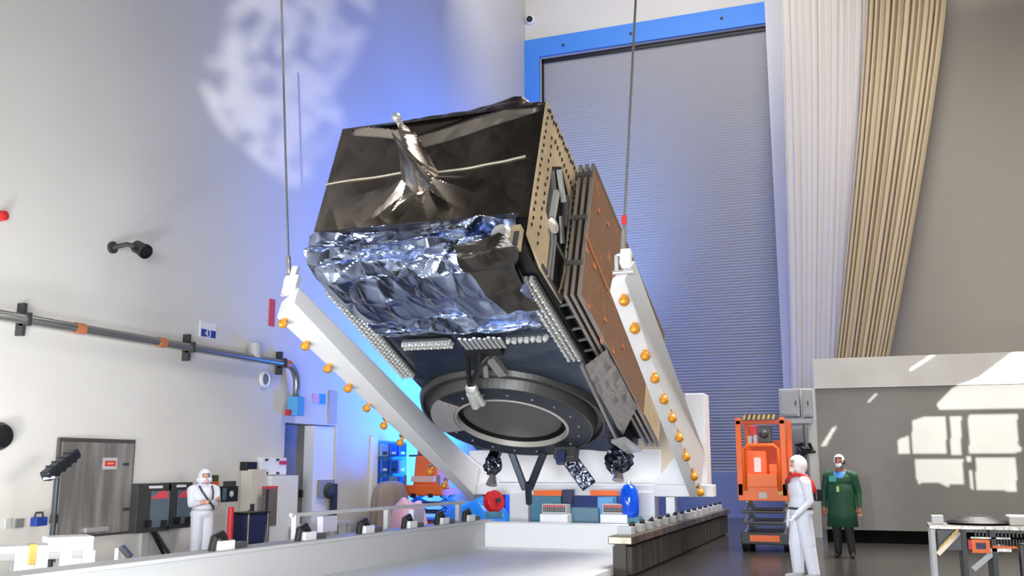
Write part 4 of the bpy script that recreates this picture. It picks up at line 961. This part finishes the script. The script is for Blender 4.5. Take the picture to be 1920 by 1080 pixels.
# ------------------------------------------------------------------ workbench at the right
YT = 14.6
ta, tb = PY(1742, 985, YT), PY(1990, 985, YT)
ZTB = ta.z
wb = thing('equipment_cart', 'metal equipment cart loaded with gear in front of the partition', 'cart', ((ta.x + tb.x) / 2, YT + .4, 0))
MB().box((ta.x, YT, ZTB - .05), (tb.x, YT + .8, ZTB)).build('top', SILVERD, wb, bev=.008)
for xx in (ta.x + .04, ta.x + .42, tb.x - .8):
    for yy in (YT + .05, YT + .72): MB().box((xx - .03, yy - .03, .05), (xx + .03, yy + .03, ZTB - .05)).build('leg', LIGHTG if xx < ta.x + .3 else DARKG, wb)
MB().bar((ta.x + .5, YT + .05, .35), (ta.x + .85, YT + .05, ZTB - .25), .05, .07).build('brace', LIGHTG, wb)
zz_ = ZTB - .32
MB().box((ta.x + .5, YT + .02, zz_), (tb.x - .6, YT + .75, zz_ + .04)).box((ta.x + .5, YT + .02, zz_ + .16), (tb.x - .6, YT + .05, zz_ + .18)).build('shelf', SILVERD, wb)
m = MB(); m2 = MB()
for i in range(26): m.box((ta.x + .55 + i * .045, YT + .03, zz_ + .185), (ta.x + .573 + i * .045, YT + .05, ZTB - .05)); m2.box((ta.x + .78 + i * .036, YT + .03, zz_ + .06), (ta.x + .80 + i * .036, YT + .05, zz_ + .16))
m.build('rack_slots', DARKG, wb); m2.build('rack_slots', DARKG, wb)
MB().use(ORANGE).box((ta.x + .50, YT - .03, zz_ - .02), (ta.x + .72, YT + .3, zz_ + .15)).use(NAVY).box((ta.x + .55, YT - .035, zz_ + .03), (ta.x + .67, YT - .03, zz_ + .11)).use(RED).box((ta.x + .46, YT - .02, zz_ + .02), (ta.x + .50, YT + .2, zz_ + .14)).build('tool_case', None, wb, bev=.008)
MB().box((ta.x + .75, YT - .01, zz_ + .045), (ta.x + 1.15, YT + .02, zz_ + .075)).build('orange_strip', ORANGE, wb)
m = MB().use(WOODR)
m.bar((ta.x + .08, YT - .02, zz_ - .05), (ta.x + .36, YT - .02, ZTB - .08), .06, .06).use(BLACK).box((ta.x + .1, YT + .1, zz_), (ta.x + .45, YT + .5, ZTB - .06)).use(YEL)
for i in range(5): m.bar((ta.x + .10 + i * .05, YT - .04, zz_ + .02 + i * .05), (ta.x + .15 + i * .05, YT - .04, zz_ + .08 + i * .05), .03, .02)
m.build('hose_bundle', None, wb)
# things on the cart
c = V((ta.x + .62, YT + .4, ZTB))
tag(MB().lathe([(.001, .0), (.36, .0), (.40, .03), (.36, .06), (.22, .11), (.1, .13), (.001, .13)], c, n=36, sy=.75).build('cable_coil', BLACK), 'flat black coil of cable lying on the equipment cart', 'cable')
tag(MB().box((ta.x + 1.0, YT + .2, ZTB), (tb.x - .2, YT + .7, ZTB + .13)).build('case', mat('case_grey', (186, 184, 176), .5), bev=.02), 'pale grey flat case on the equipment cart at the edge of view', 'case')
tag(MB().box((ta.x + .05, YT + .25, ZTB), (ta.x + .2, YT + .45, ZTB + .12)).build('box', LIGHTG, bev=.01), 'small pale box on the near corner of the equipment cart', 'box')
xx = PY(1912, 1030, YT - .3).x
tag(MB().box((xx, YT - .35, 0), (xx + .4, YT - .1, .72)).build('bin', BLACK, bev=.02), 'black bin in front of the cart at the edge of view', 'bin')

# ------------------------------------------------------------------ people
def person(label, loc, yaw, H, P, body_fn, build_k=1.0, mats_=None):
    r = thing('person', label, 'person', loc, (0, 0, yaw))
    k = H / 1.75; m_ = MB(); g = build_k; lk = P.get('lk', 1.0)
    m_.ball((0, 0, 1.30), (.175 * g, .120 * g, .20), 16).ball((0, .0, 1.10), (.15 * g, .115 * g, .17), 16).ball((0, .01, .95), (.172 * g, .125 * g, .13), 16)
    m_.cap((0, .01, 1.42), (0, -.01, 1.56), .062, .055).cap((-.13 * g, 0, 1.39), (.13 * g, 0, 1.39), .062 * g, .062 * g).cap((0, .01, 1.47), (-.15 * g, 0, 1.41), .06, .062 * g).cap((0, .01, 1.47), (.15 * g, 0, 1.41), .06, .062 * g)
    hd = V(P.get('head', (0, -.02, 1.635))); m_.ball(hd, (.074, .095, .118), 18).ball(hd + V((0, -.02, -.05)), (.058, .075, .068), 14)
    fr = V((0, -1, 0)); m_.cap(hd + V((0, -.09, .01)), hd + V((0, -.112, -.022)), .012, .016, 8)
    for s_ in (-1, 1): m_.ball(hd + V((.075 * s_, .005, -.01)), (.012, .024, .034), 10)
    for s_ in (-1, 1):
        nm = 'L' if s_ < 0 else 'R'
        hip = V((.088 * s_, .0, .92)); kn = V(P['knee' + nm]); an = V(P['ank' + nm]); toe = V(P['toe' + nm])
        m_.cap(hip, kn, .095 * g, .066 * g * lk).cap(kn, an, .064 * g * lk, .050 * g * lk).cap(an + V((0, 0, -.035)), toe, .046, .036)
        sh = V((.178 * s_ * g, 0, 1.39)); el = V(P['elb' + nm]); wr = V(P['wri' + nm]); d = (wr - el).normalized()
        m_.cap(sh, el, .060 * g, .047 * g).cap(el, wr, .046 * g, .033 * g)
        # hand: palm, four unequal curled fingers, thumb from the side of the palm
        side = d.cross(V((0, -1, 0))); side = side.normalized() if side.length > .1 else V((1, 0, 0)); side *= 1
        bend = side.cross(d).normalized() * (1 if s_ > 0 else -1)
        pal = wr + d * .055; m_.cap(wr, wr + d * .08, .028, .034)
        for q_, (off, ln) in enumerate(((-.030, .066), (-.010, .076), (.010, .072), (.029, .058))):
            b_ = wr + d * .095 + side * off; kq = b_ + d * ln * .55 + side * off * .15; tp = kq + d * ln * .32 + bend * ln * .38
            m_.tube([b_ - d * .02, b_, kq, tp], [.0105, .0105, .0095, .0075], 7)
        tb_ = wr + d * .04 + side * .03 * s_; m_.tube([tb_, tb_ + side * .028 * s_ + d * .025, tb_ + side * .036 * s_ + d * .06 + bend * .012], [.013, .012, .009], 7)
    for i, p in enumerate(m_.v): m_.v[i] = p * k
    o = m_.build('body', None, r, local=True) if False else None
    me = bpy.data.meshes.new('body_src'); me.from_pydata([tuple(p) for p in m_.v], [], m_.f)
    b = bmesh.new(); b.from_mesh(me); bmesh.ops.recalc_face_normals(b, faces=b.faces); b.to_mesh(me); b.free()
    t_ = bpy.data.objects.new('body_src', me); COL.objects.link(t_)
    md = t_.modifiers.new('r', 'REMESH'); md.mode = 'VOXEL'; md.voxel_size = .0095
    md = t_.modifiers.new('s', 'SMOOTH'); md.iterations = 4; md.factor = .5
    bpy.context.view_layer.update()
    me2 = bpy.data.meshes.new_from_object(t_.evaluated_get(bpy.context.evaluated_depsgraph_get())); bpy.data.objects.remove(t_)
    me2.name = 'body'; me2.materials.clear()
    for x in mats_: me2.materials.append(x)
    for p in me2.polygons: c_ = p.center / k; p.material_index = body_fn(c_); p.use_smooth = True
    o = bpy.data.objects.new('body', me2); COL.objects.link(o); o.parent = r; MW[o] = MW[r]
    # eyes and mouth
    e = MB()
    for s_ in (-1, 1): e.ball((hd + V((.030 * s_, -.090, .010))) * k, (.012, .008, .008), 8)
    e.build('eyes', BLACK, r, local=True)
    return r, hd * k, k
STANDP = dict(kneeL=(-.10, -.015, .50), kneeR=(.10, -.015, .50), ankL=(-.105, .03, .085), ankR=(.105, .03, .085), toeL=(-.12, -.13, .036), toeR=(.12, -.13, .036))
def shell_hood(r, c, rad, m_, nm='hood', open_=.45, back=0):
    q = MB(); q.ball(c, rad, 24); fs = []; ms = []
    for f in q.f:
        cc = sum((q.v[i] for i in f), V()) / len(f) - V(c)
        if cc.y < -rad[1] * open_ and abs(cc.x) < rad[0] * .66 and -rad[2] * .8 < cc.z < rad[2] * .42: continue
        fs.append(f); ms.append(0)
    q.f = fs; q.m = ms
    return q.build(nm, m_, r, local=True, smooth=True, solid=.008)
def strap(r, pts, wd, m_, nm='strap', rr=None): return MB().tube(pts, wd, 8).build(nm, m_, r, local=True, smooth=True)

# white-suited person by the left wall (arms raised in front, facing along the wall)
pl = PZ(374, 1060, 0); PHT = 1.60
P = dict(STANDP, elbL=(-.25, -.06, 1.13), wriL=(-.13, -.30, 1.16), elbR=(.25, -.08, 1.14), wriR=(.16, -.33, 1.22), head=(.0, -.03, 1.625), lk=1.25)
def fsuit(c):
    if c.z < .10: return 2
    if c.z > 1.50 and c.y < -.03: return 1
    if c.y < -.305 and c.z > 1.05: return 1
    return 0
r, hd, k = person('person in white cleanroom coverall standing by the left wall facing the black monitor', (pl.x, pl.y, 0), math.radians(58), PHT, P, fsuit, 1.36, [SUIT, SKIN, LIGHTG])
shell_hood(r, hd + V((0, .012, .0)), (.112, .128, .15), SUIT)
MB().lathe([(.12, 0), (.13, .05), (.11, .09)], V((0, .0, 1.40)), n=20, sx=1.1).build('collar', SUIT, r, local=True, smooth=True)
MB().ball(hd + V((0, -.075, -.05)), (.05, .035, .042), 12).build('face_mask', PINK, r, local=True, smooth=True)
strap(r, [V(p) * k for p in ((-.12, -.09, 1.47), (-.08, -.165, 1.36), (.04, -.17, 1.2), (.16, -.13, 1.08), (.20, -.04, 1.02))], .017, DARKG)
strap(r, [V(p) * k for p in ((.13, -.08, 1.47), (.13, -.16, 1.36), (.12, -.175, 1.22))], .014, DARKG)
strap(r, [V((.20 * math.cos(a_), .15 * math.sin(a_), 1.03)) * k for a_ in [i * math.pi / 12 for i in range(25)]], .014, LIGHTG, 'belt')

# white-suited person with red harness, seen near the lift
pw = PZ(1508, 1086, 0)
P = dict(STANDP, kneeL=(-.11, -.05, .50), kneeR=(.11, .04, .50), ankL=(-.12, -.03, .085), ankR=(.13, .10, .085), toeL=(-.14, -.20, .036), toeR=(.15, -.05, .036),
         lk=1.3, elbL=(-.28, .02, 1.14), wriL=(-.27, -.07, .88), elbR=(.27, .03, 1.13), wriR=(.24, -.16, .95), head=(0, -.03, 1.635))
def fsuit2(c):
    if c.z < .09: return 2
    if c.z > 1.50 and c.y < -.03: return 1
    return 0
r, hd, k = person('person in pale coverall wearing a red harness strap beside the orange scissor lift', (pw.x, pw.y, 0), math.radians(-62), 1.80, P, fsuit2, 1.3, [SUIT, SKIN, LIGHTG])
shell_hood(r, hd + V((0, .02, .012)), (.125, .142, .158), HAIRNET, 'hair_net')
MB().ball(hd + V((0, -.075, -.05)), (.055, .04, .045), 12).build('face_mask', WHITEP, r, local=True, smooth=True)
strap(r, [V(p) * k for p in ((-.10, -.15, 1.40), (-.02, -.15, 1.47), (.09, -.10, 1.515), (.17, .02, 1.50), (.26, .08, 1.40), (.30, .11, 1.25))], .030, RED, 'harness_strap')
strap(r, [V(p) * k for p in ((-.06, -.10, 1.53), (-.14, -.15, 1.42), (-.20, -.12, 1.30))], .02, DARKG)
strap(r, [V((.21 * math.cos(a_), .155 * math.sin(a_), 1.02)) * k for a_ in [i * math.pi / 12 for i in range(25)]], .016, DARKG, 'belt')
MB().cbox(V((.26, .16, 1.22)) * k, (.12, .12, .18)).build('pouch', BLACK, r, local=True, bev=.02)

# person in green coat
pg = PZ(1584, 1045, 0)
P = dict(STANDP, elbL=(-.29, .03, 1.12), wriL=(-.29, -.05, .86), elbR=(.29, .03, 1.12), wriR=(.30, -.04, .86), toeR=(.16, -.14, .036), ankR=(.13, .02, .085))
def fgreen(c):
    if abs(c.x) > .2 and c.z < .86: return 1
    if c.z > 1.47 and abs(c.x) < .10: return 1
    if c.z > 1.36 and abs(c.x) < .07 + .3 * (c.z - 1.36) and c.y < 0: return 3
    if c.z < .62 and abs(c.x) < .25: return 2
    return 0
r, hd, k = person('person in dark green coat and face mask facing the camera by the grey partition', (pg.x, pg.y, 0), math.radians(-8), 1.88, P, fgreen, 1.28, [GREENC, SKIND, TROUS, SHIRT])
shell_hood(r, hd + V((0, .015, .035)), (.095, .115, .112), HAIRNET, 'hair_net', .2)
MB().ball(hd + V((0, -.072, -.055)), (.06, .042, .05), 12).build('face_mask', WHITEP, r, local=True, smooth=True)
MB().lathe([(.15, 1.42), (.215, 1.33), (.236, 1.2), (.238, 1.0), (.25, .8), (.268, .56), (.262, .56), (.23, .9)], (0, 0, 0), n=28, sx=k, sy=.74 * k).build('coat_skirt', GREENC, r, local=True, smooth=True)
MB().use(BLACK).tube([hd + V((-.085, .0, .03)), hd + V((0, .0, .155)), hd + V((.085, 0, .03))], .012, 8).cyl(hd + V((.075, 0, 0)), hd + V((.11, 0, 0)), .045, 12).tube([hd + V((.1, 0, -.02)), hd + V((.07, -.09, -.07))], .008, 6).build('headset', None, r, local=True)
MB().cbox(V((-.10, -.165, 1.345)) * k, (.13, .03, .11)).build('pocket_patch', mat('patch_teal', (26, 150, 140), .5), r, local=True)
MB().cbox(V((-.02, -.18, 1.17)) * k, (.045, .012, .10)).build('badge', mat('badge_green', (190, 220, 130), .5), r, local=True)

# ------------------------------------------------------------------ added lamp and mask, unseen, imitating reflected dapples on the left wall
wc = PX(530, 150, XL); ax_ = (wc - GOBO_P).normalized(); gx = ax_.cross(ZUP).normalized(); gy = gx.cross(ax_); GD = 1.6
spot('dapple_lamp', GOBO_P, wc, 14500, 34, .3, (1, .98, .95), .012)
gp = []
for x, y in [(445, -30), (705, -30), (690, 60), (640, 150), (640, 230), (600, 310), (550, 352), (515, 330), (470, 290), (430, 255), (400, 215), (378, 165), (380, 130), (400, 95), (425, 50)]:
    d = PX(x, y, XL) - GOBO_P; d = d * (GD / d.dot(ax_)); gp.append((d.dot(gx), d.dot(gy)))
xs = [p[0] for p in gp]; ys = [p[1] for p in gp]
gcx = (min(xs) + max(xs)) / 2
def gop(a, b):
    c_ = (a, b)
    if not inside(c_, gp): return False
    p, q = a * .87 - b * .5, a * .5 + b * .87  # streaks run down and to the left
    return noise.noise(V((p * 60, q * 20, 3))) + .6 * noise.noise(V((p * 130, q * 42, 8))) > -.12
x0, x1, z0, z1 = min(xs) - .02, max(xs) + .02, min(ys) - .02, max(ys) + .02
m = MB(); cs_ = .005; nx = int((x1 - x0) / cs_); nz = int((z1 - z0) / cs_)
GPt = lambda a, b: GOBO_P + ax_ * GD + gx * a + gy * b
for j in range(nz):
    i = 0
    while i < nx:
        f_ = lambda i: gop(x0 + (i + .5) * cs_, z0 + (j + .5) * cs_)
        if f_(i): i += 1; continue
        k_ = i
        while k_ < nx and not f_(k_): k_ += 1
        a, b, c_, d_ = x0 + i * cs_, x0 + k_ * cs_, z0 + j * cs_, z0 + (j + 1) * cs_
        m.add([GPt(a, c_), GPt(b, c_), GPt(b, d_), GPt(a, d_)], [(0, 1, 2, 3)]); i = k_
xe, ze = x0 + nx * cs_, z0 + nz * cs_
for a, b, c_, d_ in ((-1, x0, -1, 1), (xe, 1, -1, 1), (x0, xe, -1, z0), (x0, xe, ze, 1)):
    m.add([GPt(a, c_), GPt(b, c_), GPt(b, d_), GPt(a, d_)], [(0, 1, 2, 3)])
sp_ = m.build('dapple_screen', BLACK, recalc=False)
tag(sp_, 'black pierced screen added behind the camera to shape the dappled light', 'screen')
